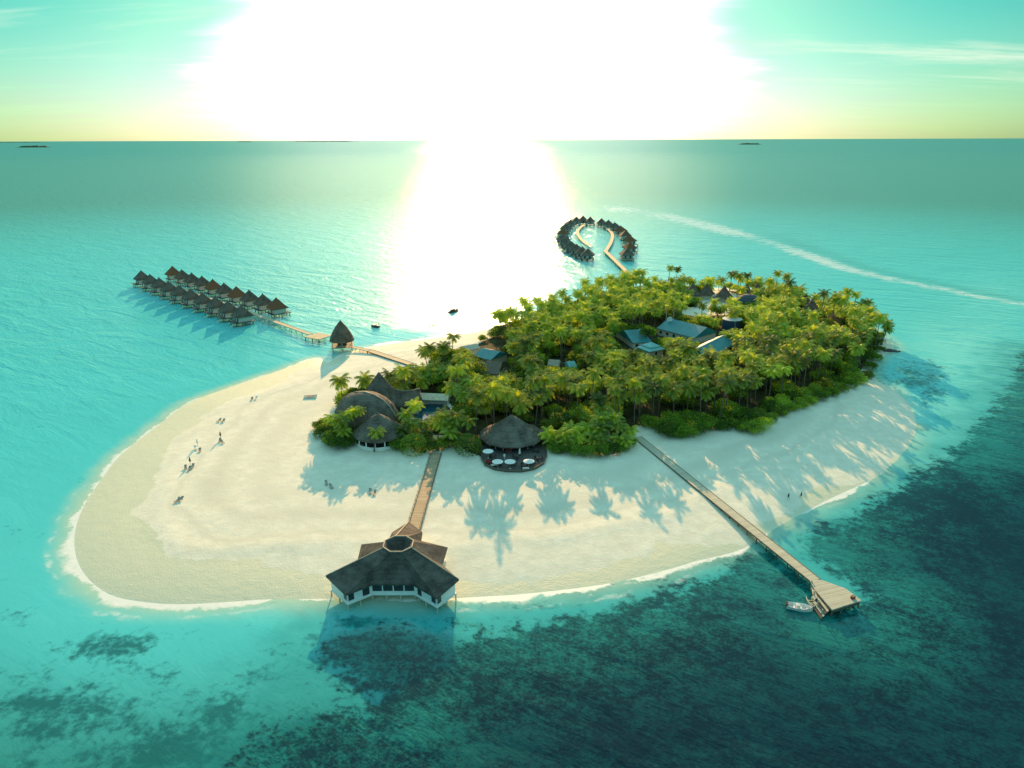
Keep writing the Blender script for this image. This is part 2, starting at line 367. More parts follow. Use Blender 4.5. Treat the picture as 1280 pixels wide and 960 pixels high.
lag = t.mix(t.m('MULTIPLY', pt, .85), lag, (.008, .10, .10))
reefmix = t.m('ADD', t.m('MULTIPLY', n_med, .40), t.m('ADD', t.m('MULTIPLY', n_fin, .40), t.m('MULTIPLY', n_fin2, .32)))
reefmix = t.m('ADD', reefmix, t.m('MULTIPLY', t.m('SUBTRACT', n_big, .5), .5))
reef = t.mix(t.ss(reefmix, .46, .66), (.002, .011, .020), t.mix(t.ss(A['deep'], -30., 0.), (.004, .060, .066), (.011, .17, .15)))
dm = t.ss(t.m('ADD', A['deep'], t.m('MULTIPLY', t.m('SUBTRACT', t.m('ADD', t.m('MULTIPLY', n_med, .55), t.m('MULTIPLY', n_fin, .45)), .5), 34.0)), 2.0, -2.5)
far_deep = t.ss(A['deep'], -8.0, -60.0)
reef = t.mix(t.m('MULTIPLY', far_deep, .75), reef, (.002, .016, .028))
dsoft = t.ss(t.m('ADD', A['deep'], t.m('MULTIPLY', t.m('SUBTRACT', n_med, .5), 30.)), 22.0, -4.0)
lag = t.mix(t.m('MULTIPLY', dsoft, .55), lag, (.012, .20, .185))
base = t.mix(t.m('MULTIPLY', dm, t.ss(t.m('ADD', A['deep'], t.m('MULTIPLY', n_big, 30.)), 22., -10., .86, 1.)), lag, reef)
base = t.mix(t.m('MULTIPLY', A['swell_shade'], .25), base, (.02, .2, .18))  # wave shadow beyond the breaker line, mixed into the water colour
# surf
fl = t.m('ADD', A['shore'], t.m('ADD', t.m('MULTIPLY', t.m('SUBTRACT', n_med, .5), 7.), t.m('MULTIPLY', t.m('SUBTRACT', n_fin2, .5), 1.2)))
fw = t.m('MULTIPLY', t.m('MULTIPLY', A['foam'], 3.6), t.ss(t.noise(pos, .075, 4, .7), .34, .62, .12, 1.15))
f1 = t.m('MULTIPLY', t.ss(fl, fw, t.m('MULTIPLY', fw, .35)), t.ss(A['foam'], .08, .3))
f2 = t.ss(t.m('ADD', A['brk'], t.m('MULTIPLY', t.m('SUBTRACT', t.m('ADD', t.m('MULTIPLY', n_med, .5), t.m('MULTIPLY', streak, .5)), .5), 2.6)), .4, 1.1)
f3 = t.m('MULTIPLY', t.ss(t.m('ABSOLUTE', t.m('SUBTRACT', fl, t.m('ADD', 1.5, t.m('MULTIPLY', A['foam'], 3.6)))), .9, .0), t.m('MULTIPLY', A['foam'], t.ss(t.noise(pos, .12, 4, .7),   .46, .64, 0., .5)))
f1 = t.m('MAXIMUM', f1, f3)
fm = t.m('MULTIPLY', t.m('MAXIMUM', f1, t.m('MULTIPLY', f2, .72)), t.ss(n_fin, .2, .5, .55, 1.))
base = t.mix(fm, base, (.82, .82, .76))
h1 = t.noise(t.mapping(rotd, (0, 0, 0), (.16, .42, 1)), 1.0, 4, .6, .6)
h2 = t.noise(t.mapping(rotd, (0, 0, .25), (.45, 1.3, 1)), 1.0, 4, .6, .3)
h3 = t.noise(pos, 2.6, 2, .6)
h0 = t.noise(t.mapping(rotd, (0, 0, -.1), (.035, .095, 1)), 1.0, 3, .55, .8)
sepy = t.n('ShaderNodeSeparateXYZ'); t.l(pos, sepy.inputs[0])
h4 = t.m('MULTIPLY', t.noise(pos, .42, 2, .7), t.ss(sepy.outputs[1], 240., 620., 0., .18))
hh = t.m('ADD', t.m('MULTIPLY', h0, 1.15), t.m('ADD', t.m('MULTIPLY', h1, .36), t.m('ADD', t.m('MULTIPLY', h2, .17), t.m('ADD', h4, t.m('MULTIPLY', h3, .04)))))
calm = t.m('MULTIPLY', t.ss(A['shore'], 0., 40., .35, 1.), t.ss(sepy.outputs[1], 110.0, 420.0, .27, 1.4))
nb = bump(t, hh, calm, 1.0); nbd = bump(t, hh, t.m('MULTIPLY', t.m('MAXIMUM', calm, t.m('MULTIPLY', dm, 1.3)), .85), 1.0)
df = t.n('ShaderNodeBsdfDiffuse'); t.l(base, df.inputs[0]); t.l(nbd, df.inputs['Normal'])
gl = t.n('ShaderNodeBsdfGlossy', distribution='BECKMANN'); gl.inputs['Color'].default_value = (.66, .93, 1, 1); t.l(nb, gl.inputs['Normal']); t.put(gl.inputs['Roughness'], t.m('ADD', t.m('ADD', t.ss(sepy.outputs[1], 200., 1500., .12, .20), t.ss(sepy.outputs[1], 1200., 7000., 0., .12)), t.m('MULTIPLY', fm, .4)))
fr = t.n('ShaderNodeFresnel'); fr.inputs['IOR'].default_value = 1.33; t.l(nb, fr.inputs['Normal'])
mx = t.n('ShaderNodeMixShader'); t.l(t.m('MINIMUM', t.m('MULTIPLY', fr.outputs[0], .75), .27), mx.inputs[0]); t.l(df.outputs[0], mx.inputs[1]); t.l(gl.outputs[0], mx.inputs[2])
finish(t, mx.outputs[0])
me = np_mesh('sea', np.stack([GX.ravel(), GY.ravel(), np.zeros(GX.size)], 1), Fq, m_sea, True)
for k, v in (('shore', sd), ('deep', deep), ('patch', patch), ('foam', foam), ('brk', brk), ('mid', mid), ('offshore', offshore), ('swell_shade', swell_shade), ('pale', pale)): fattr(me, k, np.clip(v, -500, 500))
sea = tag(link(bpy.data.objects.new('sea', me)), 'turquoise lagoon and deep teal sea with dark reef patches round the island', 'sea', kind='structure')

# ------------------------------------------------------------------ the beach
bx = np.arange(SHORE[:, 0].min() - 8, SHORE[:, 0].max() + 8, .9); by = np.arange(SHORE[:, 1].min() - 8, SHORE[:, 1].max() + 8, .9)
BX, BY = np.meshgrid(bx, by); bsd = sdist(BX, BY, SHORE); BZ = ground_z(BX, BY, bsd); fsd = sdist(BX, BY, FOREST)
I = np.arange(BX.size).reshape(BX.shape); keep = (np.minimum(np.minimum(bsd[:-1, :-1], bsd[1:, 1:]), np.minimum(bsd[1:, :-1], bsd[:-1, 1:])) < 5)
Fq = np.stack([I[:-1, :-1][keep], I[:-1, 1:][keep], I[1:, 1:][keep], I[1:, :-1][keep]], 1)
m_sand, t = newmat('coral_sand'); pos = t.n('ShaderNodeNewGeometry').outputs['Position']
sh = t.n('ShaderNodeAttribute', attribute_name='shore').outputs['Fac']
wetw = t.n('ShaderNodeAttribute', attribute_name='wet').outputs['Fac']
n1 = t.noise(pos, .05, 4); n2 = t.noise(pos, .35, 5, .65); n3 = t.noise(pos, 3.0, 3, .7)
sand = t.mix(t.ss(n2, .3, .72), (.70, .68, .55), (.82, .80, .66))
sand = t.mix(t.ss(n1, .4, .7, 0., .35), sand, (.67, .67, .54))
dd_ = t.m('MULTIPLY', sh, -1.0); dn = t.m('ADD', dd_, t.m('ADD', t.m('MULTIPLY', t.m('SUBTRACT', n1, .5), 22.), t.m('MULTIPLY', t.m('SUBTRACT', n2, .5), 2.)))
wet = t.m('MULTIPLY', t.ss(t.m('SUBTRACT', dn, t.m('MULTIPLY', wetw, 15.)), .5, -.7), t.ss(wetw, .02, .12))
sand = t.mix(t.m('MULTIPLY', wet, .85), sand, (.60, .625, .45))
dring = t.m('ADD', dd_, t.m('MULTIPLY', t.m('SUBTRACT', n1, .5), 14.))
def ring(c, wdt, amp): return t.m('MULTIPLY', t.ss(t.m('ABSOLUTE', t.m('SUBTRACT', dring, c)), wdt, 0.), amp)
tide = t.m('MAXIMUM', ring(33., 5., .5), t.m('MAXIMUM', ring(24., 2.0, .4), ring(44., 7., .35)))
tide = t.m('MULTIPLY', tide, t.ss(t.m('ADD', t.m('MULTIPLY', n2, .6), t.m('MULTIPLY', n3, .4)), .35, .62))
sand = t.mix(tide, sand, (.47, .46, .37))
spk = t.ss(n3, .68, .80); sand = t.mix(t.m('MULTIPLY', spk, .22), sand, (.3, .29, .23))
sand = t.mix(t.ss(sh, -1.2, .3), sand, (.62, .66, .50))
finish(t, principled(t, sand, t.m('SUBTRACT', .9, t.m('MULTIPLY', wet, .3)), bump(t, t.m('ADD', n2, t.m('MULTIPLY', n3, .7)), .8, .14), .2))
me = np_mesh('beach', np.stack([BX.ravel(), BY.ravel(), BZ.ravel()], 1), Fq, m_sand, True)
ang_wet = np.clip(sstep(-BX, -120, -20) * .25 + sstep(-BX, 20, 85) * .8 + sstep(-BY, -205, -150) * .12, 0, 1) * sstep(-BY, -330, -230)
fattr(me, 'shore', bsd); fattr(me, 'wet', ang_wet)
tag(link(bpy.data.objects.new('beach', me)), 'white coral sand beach ringing the island', 'beach', kind='structure')
# leaf litter and soil under the trees
keep = (np.maximum(np.maximum(fsd[:-1, :-1], fsd[1:, 1:]), np.maximum(fsd[1:, :-1], fsd[:-1, 1:])) < -1.5)
for c, a_, b_ in [(P(893, 386), 11, 22), (P(872, 393), 12, 10), (P(905, 372), 8, 16)]: keep &= ((BX[:-1, :-1] - c[0]) / a_) ** 2 + ((BY[:-1, :-1] - c[1]) / b_) ** 2 > 1.1 + .3 * ripple(BX, BY, 9)[:-1, :-1]
Fq = np.stack([I[:-1, :-1][keep], I[:-1, 1:][keep], I[1:, 1:][keep], I[1:, :-1][keep]], 1)
m_floor, t = newmat('forest_soil'); pos = t.n('ShaderNodeNewGeometry').outputs['Position']
fc = t.mix(t.ss(t.noise(pos, .3, 5, .65), .35, .7), (.03, .035, .016), (.085, .085, .04))
finish(t, principled(t, fc, .95, None, .1))
me = np_mesh('forest_floor', np.stack([BX.ravel(), BY.ravel(), BZ.ravel() + .04], 1), Fq, m_floor, True)
tag(link(bpy.data.objects.new('forest_floor', me)), 'dark leaf litter and soil under the island trees', 'ground', kind='structure')

# ------------------------------------------------------------------ pavilion over the water
C0 = P(498, 744, 0); C0 = np.array([-24.3, 130.6, 0.])
pv = thing('overwater_pavilion', (C0[0], C0[1], 0), 0, 'star shaped white pavilion on stilts at the waterline with dark thatch and octagonal cap', 'pavilion')
EV = [(-11.0,123.2,4.9),(-15.0,129.4,4.35),(-14.4,135.9,4.5),(-20.6,138.3,4.35),(-20.8,142.6,4.4),(-24.4,146.2,5.0),(-27.8,142.4,4.4),(-28.2,137.9,4.35),(-33.8,137.2,4.5),(-33.4,130.6,4.35),(-38.6,124.6,4.9),(-33.3,119.0,4.3),(-28.7,122.4,4.35),(-20.4,122.4,4.35),(-15.0,117.8,4.3)]
EV = [(x - C0[0], y - C0[1], z) for x, y, z in EV]
RIMR, RIMZ = 3.25, 8.5
def rim(a, r=RIMR, z=RIMZ): return (r * math.cos(a), r * math.sin(a), z)
# roof faces fan from each eave edge up to the rim of the cap
mb = MB(); K = len(EV); oct_ = [math.radians(22.5 + 45 * i) for i in range(8)]
def near_rim(e):
    a = math.atan2(e[1], e[0]); return min(oct_, key=lambda q: abs((q - a + math.pi) % (2 * math.pi) - math.pi))
for i in range(K):
    a, b_ = EV[i], EV[(i + 1) % K]; ra, rb = near_rim(a), near_rim(b_)
    if abs(ra - rb) < 1e-6: mb.poly([a, rim(ra), b_])
    else: mb.poly([a, rim(ra), rim(rb), b_])
    # thick eave edge and its underside
    mb.poly([a, b_, (b_[0], b_[1], b_[2] - .32), (a[0], a[1], a[2] - .32)])
mb.poly([(e[0], e[1], e[2] - .32) for e in EV])
rf = mb.build('thatched_roof', M['thatch_dark'], pv)
cap = MB().lathe([(RIMR * .5, RIMZ - 2.6), (RIMR - .02, RIMZ - .5), (RIMR + .02, RIMZ + .25), (RIMR - .3, RIMZ + .2), (RIMR * .5, RIMZ - 1.5), (.2, RIMZ - 2.3)], k=8, rz=math.radians(22.5)).build('roof_cap', M['thatch_dark'], pv)
tr_ = MB()
pts = [rim(q, RIMR + .05, RIMZ + .22) for q in oct_]
for i in range(8): tr_.tube([pts[i], pts[(i + 1) % 8]], .17, 6)
tr_.build('cap_trim', M['ridge'], cap)
for i in (0, 5, 10):
    e = EV[i]; q = near_rim(e); MB().tube([rim(q, RIMR, RIMZ + .05), (e[0], e[1], e[2] + .06)], [.15, .11], 6).build('ridge', M['ridge'], rf)
# walls follow the eaves, set in
WL = []
ctr = np.mean([(e[0], e[1]) for e in EV], 0)
def inset(poly, d):
    out = []; k = len(poly)
    for i in range(k):
        p0, p1, p2 = (np.array(poly[(i + j) % k][:2]) for j in (-1, 0, 1))
        e1 = (p1 - p0) / np.linalg.norm(p1 - p0); e2 = (p2 - p1) / np.linalg.norm(p2 - p1)
        n1 = np.array([-e1[1], e1[0]]); n2 = np.array([-e2[1], e2[0]]); bq = n1 + n2; bq = bq / max(np.dot(bq, n1), .45)
        if np.linalg.norm(bq) > 2.2: bq *= 2.2 / np.linalg.norm(bq)
        out.append(p1 + bq * d)
    return out
_a = sum(EV[i][0] * EV[(i + 1) % K][1] - EV[(i + 1) % K][0] * EV[i][1] for i in range(K))
WP = inset(EV, .75 if _a > 0 else -.75)
DZ, WT = 1.6, 4.05
MB().prism([tuple(p) for p in inset(EV, .5 if _a > 0 else -.5)], DZ - .28, DZ).build('deck', M['white'], pv)
posts = []
for i in range(K):
    a = np.array(WP[i]); b_ = np.array(WP[(i + 1) % K]); L = np.linalg.norm(b_ - a); ang = math.atan2(*(b_ - a)[::-1]); mid_ = (a + b_) / 2
    out = np.array([math.sin(ang), -math.cos(ang)]) * (1 if _a > 0 else -1)
    glazed = i in (12,); 
    if i in (12, 11, 13):
        # open, glazed front: sill, lintel, white mullions and dark panes
        n = 5 if i == 12 else 2; o = MB()
        lo = .0 if i != 12 else 0
        if i == 12:
            o.box((*mid_, DZ + .30), (L - .02, .16, .6), ang); o.box((*mid_, WT - .12), (L - .02, .16, .24), ang)
            for k in range(n): 
                q = a + (b_ - a) * k / (n - 1); o.box((*q, (DZ + WT) / 2), (.22, .24, WT - DZ - .01), ang)
            o.build('window_frame', M['white'], pv)
            for k in range(n - 1):
                q = a + (b_ - a) * (k + .5) / (n - 1); MB().box((*(q - out * .05), (DZ + .6 + WT - .24) / 2), (L / (n - 1) - .24, .06, WT - DZ - .86), ang).build('window', M['window'], pv)
            continue
    MB().box((*mid_, (DZ + WT) / 2), (L, .18, WT - DZ), ang).build('wall', M['white'], pv)
    def win(f, wd, zb=.55):
        q = a + (b_ - a) * f + out * .10; fr = MB().box((*q, (DZ + zb + WT - .25) / 2), (wd + .24, .06, WT - DZ - zb - .05), ang).build('window', M['white'], pv)
        MB().box((*(q + out * .04), (DZ + zb + WT - .25) / 2), (wd, .05, WT - DZ - zb - .28), ang).build('pane', M['window'], fr)
    if i == 11: win(.74, 1.5, .3); win(.13, 1.2, .5)
    if i == 13: win(.24, 1.2, .3); win(.87, 1.2, .5)
    if i == 10: win(.88, 1.1, .5)
    if i == 14: win(.10, 1.1, .5)
    if i in (1, 8): win(.5, 1.6, .4)
PS = []
for i in range(K):
    a = np.array(inset(EV, .62 if _a > 0 else -.62)[i]); b_ = np.array(inset(EV, .62 if _a > 0 else -.62)[(i + 1) % K]); L = np.linalg.norm(b_ - a); n = max(1, int(L / 2.6))
    for k in range(n): PS.append(a + (b_ - a) * k / n)
for q in PS: MB().box((q[0], q[1], (DZ - .3 - 1.6) / 2 + .0), (.26, .26, DZ - .3 + 1.6)).build('stilt', M['pale_post'], pv)

# ------------------------------------------------------------------ walkways
def walkway(name, label, cat, A_, B_, width, z, boards, post_every=4., rail=None, zb=-1.2, posts_mat='post', group=None, edge=None):
    A_ = np.array(A_[:2]); B_ = np.array(B_[:2]); L = np.linalg.norm(B_ - A_); ang = math.atan2(*(B_ - A_)[::-1])
    o = thing(name, (A_[0], A_[1], 0), ang, label, cat, group)
    MB().box((L / 2, 0, z - .09), (L, width, .18)).build('deck', M[boards], o)
    for s in (-1, 1):
        MB().box((L / 2, s * (width / 2 + .07), z - .10), (L, .14, .34)).build('edge_beam', M[edge or posts_mat], o)
        n = max(1, int(L / post_every))
        for k in range(n + 1): MB().box((L * (k + .02) / (n + .04), s * (width / 2 - .12), (z - .2 + zb) / 2), (.2, .2, z - .2 - zb)).build('post', M[posts_mat], o)
        if rail and (rail == 2 or s == rail * 1.):
            rm = MB(); nn = int(L / 2.2)
            for k in range(nn + 1): rm.box((L * k / nn, s * (width / 2 + .08), z + .45), (.08, .08, .9))
            rm.box((L / 2, s * (width / 2 + .08), z + .92), (L, .10, .08)); rm.build('railing', M[posts_mat], o)
    return o, ang, L
walkway('boardwalk', 'short brown plank boardwalk across the sand from the star shaped pavilion to the trees', 'boardwalk', P(516.5, 662, 1.7), P(545.5, 566, 1.7), 3.0, 1.7, 'walk', 4., 2, .6)
J, jang, jL = walkway('jetty', 'long straight pale jetty running from the shaded beach out to a landing platform', 'jetty', P(796.5, 546, 1.75), P(1019, 725, 1.75), 2.5, 1.75, 'jetty', 3.6, None, -1.8)
A_ = P(796.5, 546, 1.75); ca, sa = math.cos(jang), math.sin(jang)
def loc(px, py, z): q = P(px, py, z) - A_; return (q[0] * ca + q[1] * sa, -q[0] * sa + q[1] * ca)
plat = [loc(x, y, 1.78) for x, y in [(1011.5, 724), (1027.5, 725), (1057, 735.5), (1077, 750.5), (1040, 762), (1019.5, 738)]]
MB().prism(plat, 1.5, 1.78).build('platform', M['jetty'], J)
pin = inset(plat, .3 if sum(plat[i][0] * plat[(i + 1) % 6][1] - plat[(i + 1) % 6][0] * plat[i][1] for i in range(6)) > 0 else -.3)
for i in range(6):
    a, b_ = np.array(pin[i]), np.array(pin[(i + 1) % 6]); n = max(1, int(np.linalg.norm(b_ - a) / 2.2))
    for k in range(n): q = a + (b_ - a) * k / n; MB().box((q[0], q[1], 0), (.25, .25, 3.0)).build('post', M['post'], J)
    if i in (3, 4, 2): 
        mq = (a + b_) / 2; an = math.atan2(*(b_ - a)[::-1]); MB().box((mq[0], mq[1], .95), (np.linalg.norm(b_ - a), .10, .5), an).build('fender_beam', M['post'], J)
# stepped landing on the sheltered side of the platform
for k in range(5):
    f = k / 5; g = (k + 1) / 5
    def lerp(p, q, f): return (p[0] + (q[0] - p[0]) * f, p[1] + (q[1] - p[1]) * f)
    up0, up1 = (1024.5, 745), (1038.5, 762.5); lo0, lo1 = (1014.5, 752.5), (1026.5, 770.5)
    zz = 1.45 - .26 * k
    a, b_, c, d = lerp(up0, lo0, f), lerp(up1, lo1, f), lerp(up1, lo1, g), lerp(up0, lo0, g)
    MB().prism([loc(*a, 1.), loc(*b_, 1.), loc(*c, 1.), loc(*lerp(d, a, .12), 1.)], zz - .12, zz).build('landing_step', M['jetty' if k % 2 else 'deck'], J)
MB().prism([loc(*q, 1.2) for q in [(1013.5, 731), (1019, 733), (1022, 747), (1017.5, 750)]], 1.05, 1.2).build('gangway', M['jetty'], J)
for q in [(1014, 733), (1017, 746), (1022, 757), (1027, 769)]:
    l_ = loc(*q, .8); MB().box((l_[0], l_[1], .6), (.22, .22, 3.2)).build('post', M['pale_post'], J)

# ------------------------------------------------------------------ thatched water villas
def make_villa():
    r = thing('water_villa', (0, 0, 0), 0, 'x', 'villa')
    roof = MB().lathe([(6.25, 4.55), (6.15, 4.85), (4.3, 6.4), (2.2, 8.3), (.45, 9.9), (.12, 10.5)], k=4, rz=math.pi / 4).build('thatched_roof', M['thatch_villa'], r)
    # square plan: flatten the four corners into hips
    MB().box((0, 0, 3.35), (6.6, 6.6, 2.7)).build('wall', M['villa_wall'], r)
    for sx in (-1, 1):
        MB().box((sx * 1.6, -3.33, 3.2), (1.3, .08, 1.9)).build('window', M['window'], r)
    MB().box((0, 3.33, 3.05), (1.2, .08, 2.0)).build('door', M['post'], r)
    MB().box((0, -.6, 1.88), (8.6, 10.2, .22)).build('deck', M['deck'], r)
    rl = MB()
    for x in (-4.2, -2.1, 0, 2.1, 4.2): rl.box((x, -5.6, 2.45), (.09, .09, .95))
    rl.box((0, -5.6, 2.94), (8.5, .10, .09)); rl.build('railing', M['pale_post'], r)
    MB().box((2.6, -6.4, 1.0), (1.0, 1.8, .14), rx=.55).build('steps', M['pale_post'], r)
    for x in (-3.6, 0, 3.6):
        for y in (-5.0, -.6, 3.6): MB().box((x, y, .3), (.30, .30, 3.1)).build('stilt', M['post'], r)
    return r
def dup(root, loc_, rz, label, group, sc=None):
    r = root.copy(); link(r); r.location = loc_; r.rotation_euler = (0, 0, rz); r['label'] = label; r['group'] = group
    if sc: r.scale = sc
    for ch in [c for c in S.collection.objects if c.parent == root]:
        c = ch.copy(); link(c); c.parent = r
        for g in [q for q in S.collection.objects if q.parent == ch]:
            d = g.copy(); link(d); d.parent = c
    return r
ordn = ['first', 'second', 'third', 'fourth', 'fifth', 'sixth', 'seventh', 'eighth', 'ninth', 'tenth', 'eleventh', 'twelfth', 'thirteenth', 'fourteenth']
FRONT = [(176,337.5),(187,342),(198.4,346.3),(210,350.8),(223,355.5),(237.5,360.3),(252.5,365),(268.5,370),(284.5,375.3),(301,380.5)]
BACK = [(215,332),(227,336.3),(239,340.3),(252,344.2),(265.5,348.3),(279.7,352.8),(295,357.3),(311,361.8),(328,366.5),(345,371.3)]
vil = make_villa(); first = True
rowdir = P(301, 380.5, 10.5) - P(176, 337.5, 10.5); rz_row = math.atan2(rowdir[1], rowdir[0])
for row, pts, side, extra in (('front', FRONT, 0, 'in the nearer row by the lagoon'), ('back', BACK, math.pi, 'in the farther row')):
    for i, (x, y) in enumerate(reversed(pts)):
        q = P(x, y, 10.5); lb = f'grey thatched water villa, {ordn[i]} from the shore end {extra}'
        if row == 'back' and i in (1, 4): lb = f'reddish thatched water villa, {ordn[i]} from the shore end {extra}'
        a = rz_row + side + R.uniform(-.04, .04)
        if first: vil.location = (q[0], q[1], 0); vil.rotation_euler = (0, 0, a); vil['label'] = lb; vil['group'] = 'water villas in two rows'; first = False
        else: dup(vil, (q[0], q[1], 0), a, lb, 'water villas in two rows')
# walkways of the villa field
ends = [(FRONT[k], BACK[k]) for k in (0, 9)]
w0 = (P(*ends[0][0], 10.5) + P(*ends[0][1], 10.5)) / 2; w1 = (P(*ends[1][0], 10.5) + P(*ends[1][1], 10.5)) / 2
dv = (w1 - w0) / np.linalg.norm(w1 - w0)
walkway('walkway', 'pale plank walkway on posts running between the two rows of water villas', 'walkway', w0 - dv * 4, w1 + dv * 6, 2.2, 2.2, 'pale_walk', 6., None, -1, 'pale_post')
walkway('walkway', 'pale walkway on posts from the villa rows to the cone roofed arrival hut', 'walkway', w1 + dv * 6.3, P(388, 417.5, 2.1), 2.4, 2.1, 'pale_walk', 5., None, -1, 'pale_post')
tp = P(398, 420, 2.0)
td = thing('landing_deck', (tp[0], tp[1], 0), math.radians(-30), 'small square wooden landing deck beside the cone roofed arrival hut', 'deck')
MB().box((0, 0, 1.95), (9.5, 9.0, .2)).build('deck', M['pale_walk'], td)
for x in (-4.4, 0, 4.4):
    for y in (-4.1, 4.1): MB().box((x, y, .4), (.26, .26, 2.9)).build('post', M['post'], td)
hc = P(428, 432, 1.8)
ah = thing('arrival_hut', (hc[0], hc[1], 0), .2, 'tall cone shaped dark thatched arrival hut on stilts over the shallows', 'hut')
MB().lathe([(5.6, 4.3), (5.5, 4.7), (4.9, 6.4), (3.9, 8.4), (2.6, 10.5), (1.2, 12.3), (.25, 13.4), (.1, 14.0)], k=14).build('thatched_roof', M['thatch_villa'], ah, True)
MB().box((0, 0, 1.85), (9.6, 9.0, .24)).build('deck', M['pale_walk'], ah)
MB().box((0, 1.2, 3.0), (4.0, 3.0, 2.2)).build('counter', M['post'], ah)
for x in (-4.2, 0, 4.2):
    for y in (-3.9, 3.9): MB().box((x, y, 1.5), (.3, .3, 6.0)).build('post', M['pale_post'], ah)
rl = MB()
for y in (-4.3, 4.3): rl.box((0, y, 2.9), (9.4, .1, .1)); rl.box((0, y, 2.45), (9.4, .08, .08))
rl.build('railing', M['pale_post'], ah)
walkway('walkway', 'short pale walkway from the arrival hut to the beach shelter of trees', 'walkway', P(442, 433.5, 1.9), P(462, 438, 1.9), 2.4, 1.9, 'pale_walk', 4., None, -1, 'pale_post')
walkway('walkway', 'low pale boardwalk lying across the far beach with dark edges', 'walkway', P(462, 438, 1.8), P(517, 456, 1.8), 3.0, 1.8, 'pale_walk', 4., None, .4, 'post')

# ------------------------------------------------------------------ horseshoe of villas far behind
HS_R = [(752,272),(760.5,274),(768.5,277),(776,281.3),(782.5,286.5),(787,293),(787.5,301),(784,309)]
HS_L = [(738,270),(729,268.8),(720.5,270),(713,273.6),(707.5,278.6),(704,284.5),(704,291.5),(708.5,297),(714.5,300.8),(721,304),(728,307),(735,309.3)]
hcen = (P(745, 300, 0))
for nm, pts, lab in (('r', HS_R, 'right arm of the distant horseshoe'), ('l', HS_L, 'left arm of the distant horseshoe')):
    for i, (x, y) in enumerate(pts):
        q = P(x, y, 10.0); a = math.atan2(hcen[1] - q[1], hcen[0] - q[0]) - math.pi / 2
        dup(vil, (q[0], q[1], 0), a, f'thatched water villa, {ordn[i]} from the far gap along the {lab}', 'villas of the distant horseshoe', (1.2, 1.2, .92))
ringp = [(757,314),(764,302),(765,292),(757,284),(746,279.5),(735,279.5),(727,283),(722,289),(724,296),(731,303),(740,308)]
rp = [P(*q, 2.0) for q in ringp]
hw = thing('ring_walkway', (hcen[0], hcen[1], 0), 0, 'pale curved walkway inside the distant horseshoe of villas', 'walkway')
sp = [np.array(rp[0][:2])]
for i in range(len(rp) - 1):
    p0, p1, p2, p3 = (np.array(rp[min(max(i + j, 0), len(rp) - 1)][:2]) for j in (-1, 0, 1, 2))
    for t_ in (.2, .4, .6, .8, 1.):
        sp.append(.5 * (2 * p1 + (p2 - p0) * t_ + (2 * p0 - 5 * p1 + 4 * p2 - p3) * t_ ** 2 + (3 * p1 - p0 - 3 * p2 + p3) * t_ ** 3))
for i in range(0, len(sp) - 1):
    a, b_ = sp[i] - hcen[:2], sp[i + 1] - hcen[:2]; L = np.linalg.norm(b_ - a)
    mq = (a + b_) / 2; MB().box((mq[0], mq[1], 2.0 + .002 * (i % 3)), (L + 1.2, 3.0, .2), math.atan2(*(b_ - a)[::-1])).build('deck_section', M['pale_walk'], hw)
    MB().box((a[0], a[1], .5), (.35, .35, 2.8)).build('post', M['post'], hw)
walkway('walkway', 'straight pale walkway from the forest to the distant horseshoe of villas', 'walkway', P(787, 343, 2.1), P(757, 314, 2.1), 3.2, 2.1, 'pale_walk', 9., None, -1, 'post')

# ------------------------------------------------------------------ thatched huts at the left of the trees
g0 = 1.45
def hut(name, px, label, cat, prof, k, mat_, sx=1., sy=1., rz=0., z=10., smooth=True):
    q = P(*px, z); o = thing(name, (q[0], q[1], g0), 0, label, cat)
    MB().lathe(prof, k=k, sx=sx, sy=sy, rz=rz).build('thatched_roof', M[mat_], o, smooth); return o, q
h1, q1 = hut('lobby_hut', (472.5, 518), 'round grey thatched hut with low white wall and white posts behind a single palm', 'hut',
    [(7.5, 2.75), (7.4, 3.05), (6.0, 4.2), (4.4, 5.6), (2.8, 7.0), (1.3, 8.1), (.35, 8.6), (.1, 9.0)], 18, 'thatch_grey', z=10.3)
ring_ = [(6.7 * math.cos(a), 6.7 * math.sin(a)) for a in np.linspace(math.pi, 2 * math.pi, 17)]
lw = MB()
for i in range(16):
    a, b_ = np.array(ring_[i]), np.array(ring_[i + 1]); lw.box((*((a + b_) / 2), .45), (np.linalg.norm(b_ - a) + .08, .22, 1.0), math.atan2(*(b_ - a)[::-1]))
lw.build('low_wall', M['white'], h1)
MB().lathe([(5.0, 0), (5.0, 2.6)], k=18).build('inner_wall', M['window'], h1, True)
for i in range(0, 17, 2): MB().box((*ring_[i], 1.85), (.28, .28, 1.9)).build('post', M['white'], h1)
h2, q2 = hut('domed_hall', (457, 497), 'large dark thatched hall with a rounded dome roof and curling pale ridge', 'hall',
    [(10.4, 2.4), (10.4, 2.8), (9.9, 4.6), (8.7, 6.8), (6.9, 8.7), (4.6, 10.1), (2.2, 10.8), (.2, 11.0)], 26, 'thatch_grey', 1.0, .72, math.radians(-24), z=11.)
MB().lathe([(8.8, 0), (8.8, 3.2)], k=24, sy=.70, rz=math.radians(-24)).build('wall', M['villa_wall'], h2, True)
cr_, sr_ = math.cos(math.radians(-24)), math.sin(math.radians(-24)); arc = []
for (r_, z_) in [(10.2, 3.8), (9.6, 5.4), (8.2, 7.5), (6.0, 9.4), (3.2, 10.6), (0, 11.05)]: arc.append((-r_ * cr_, -r_ * sr_, z_))
for (r_, z_) in [(3.2, 10.6), (6.0, 9.4), (8.2, 7.5), (9.6, 5.4), (10.2, 3.8)]: arc.append((r_ * cr_, r_ * sr_, z_))
MB().tube(arc, .2, 6).build('ridge', M['ridge'], h2, True)
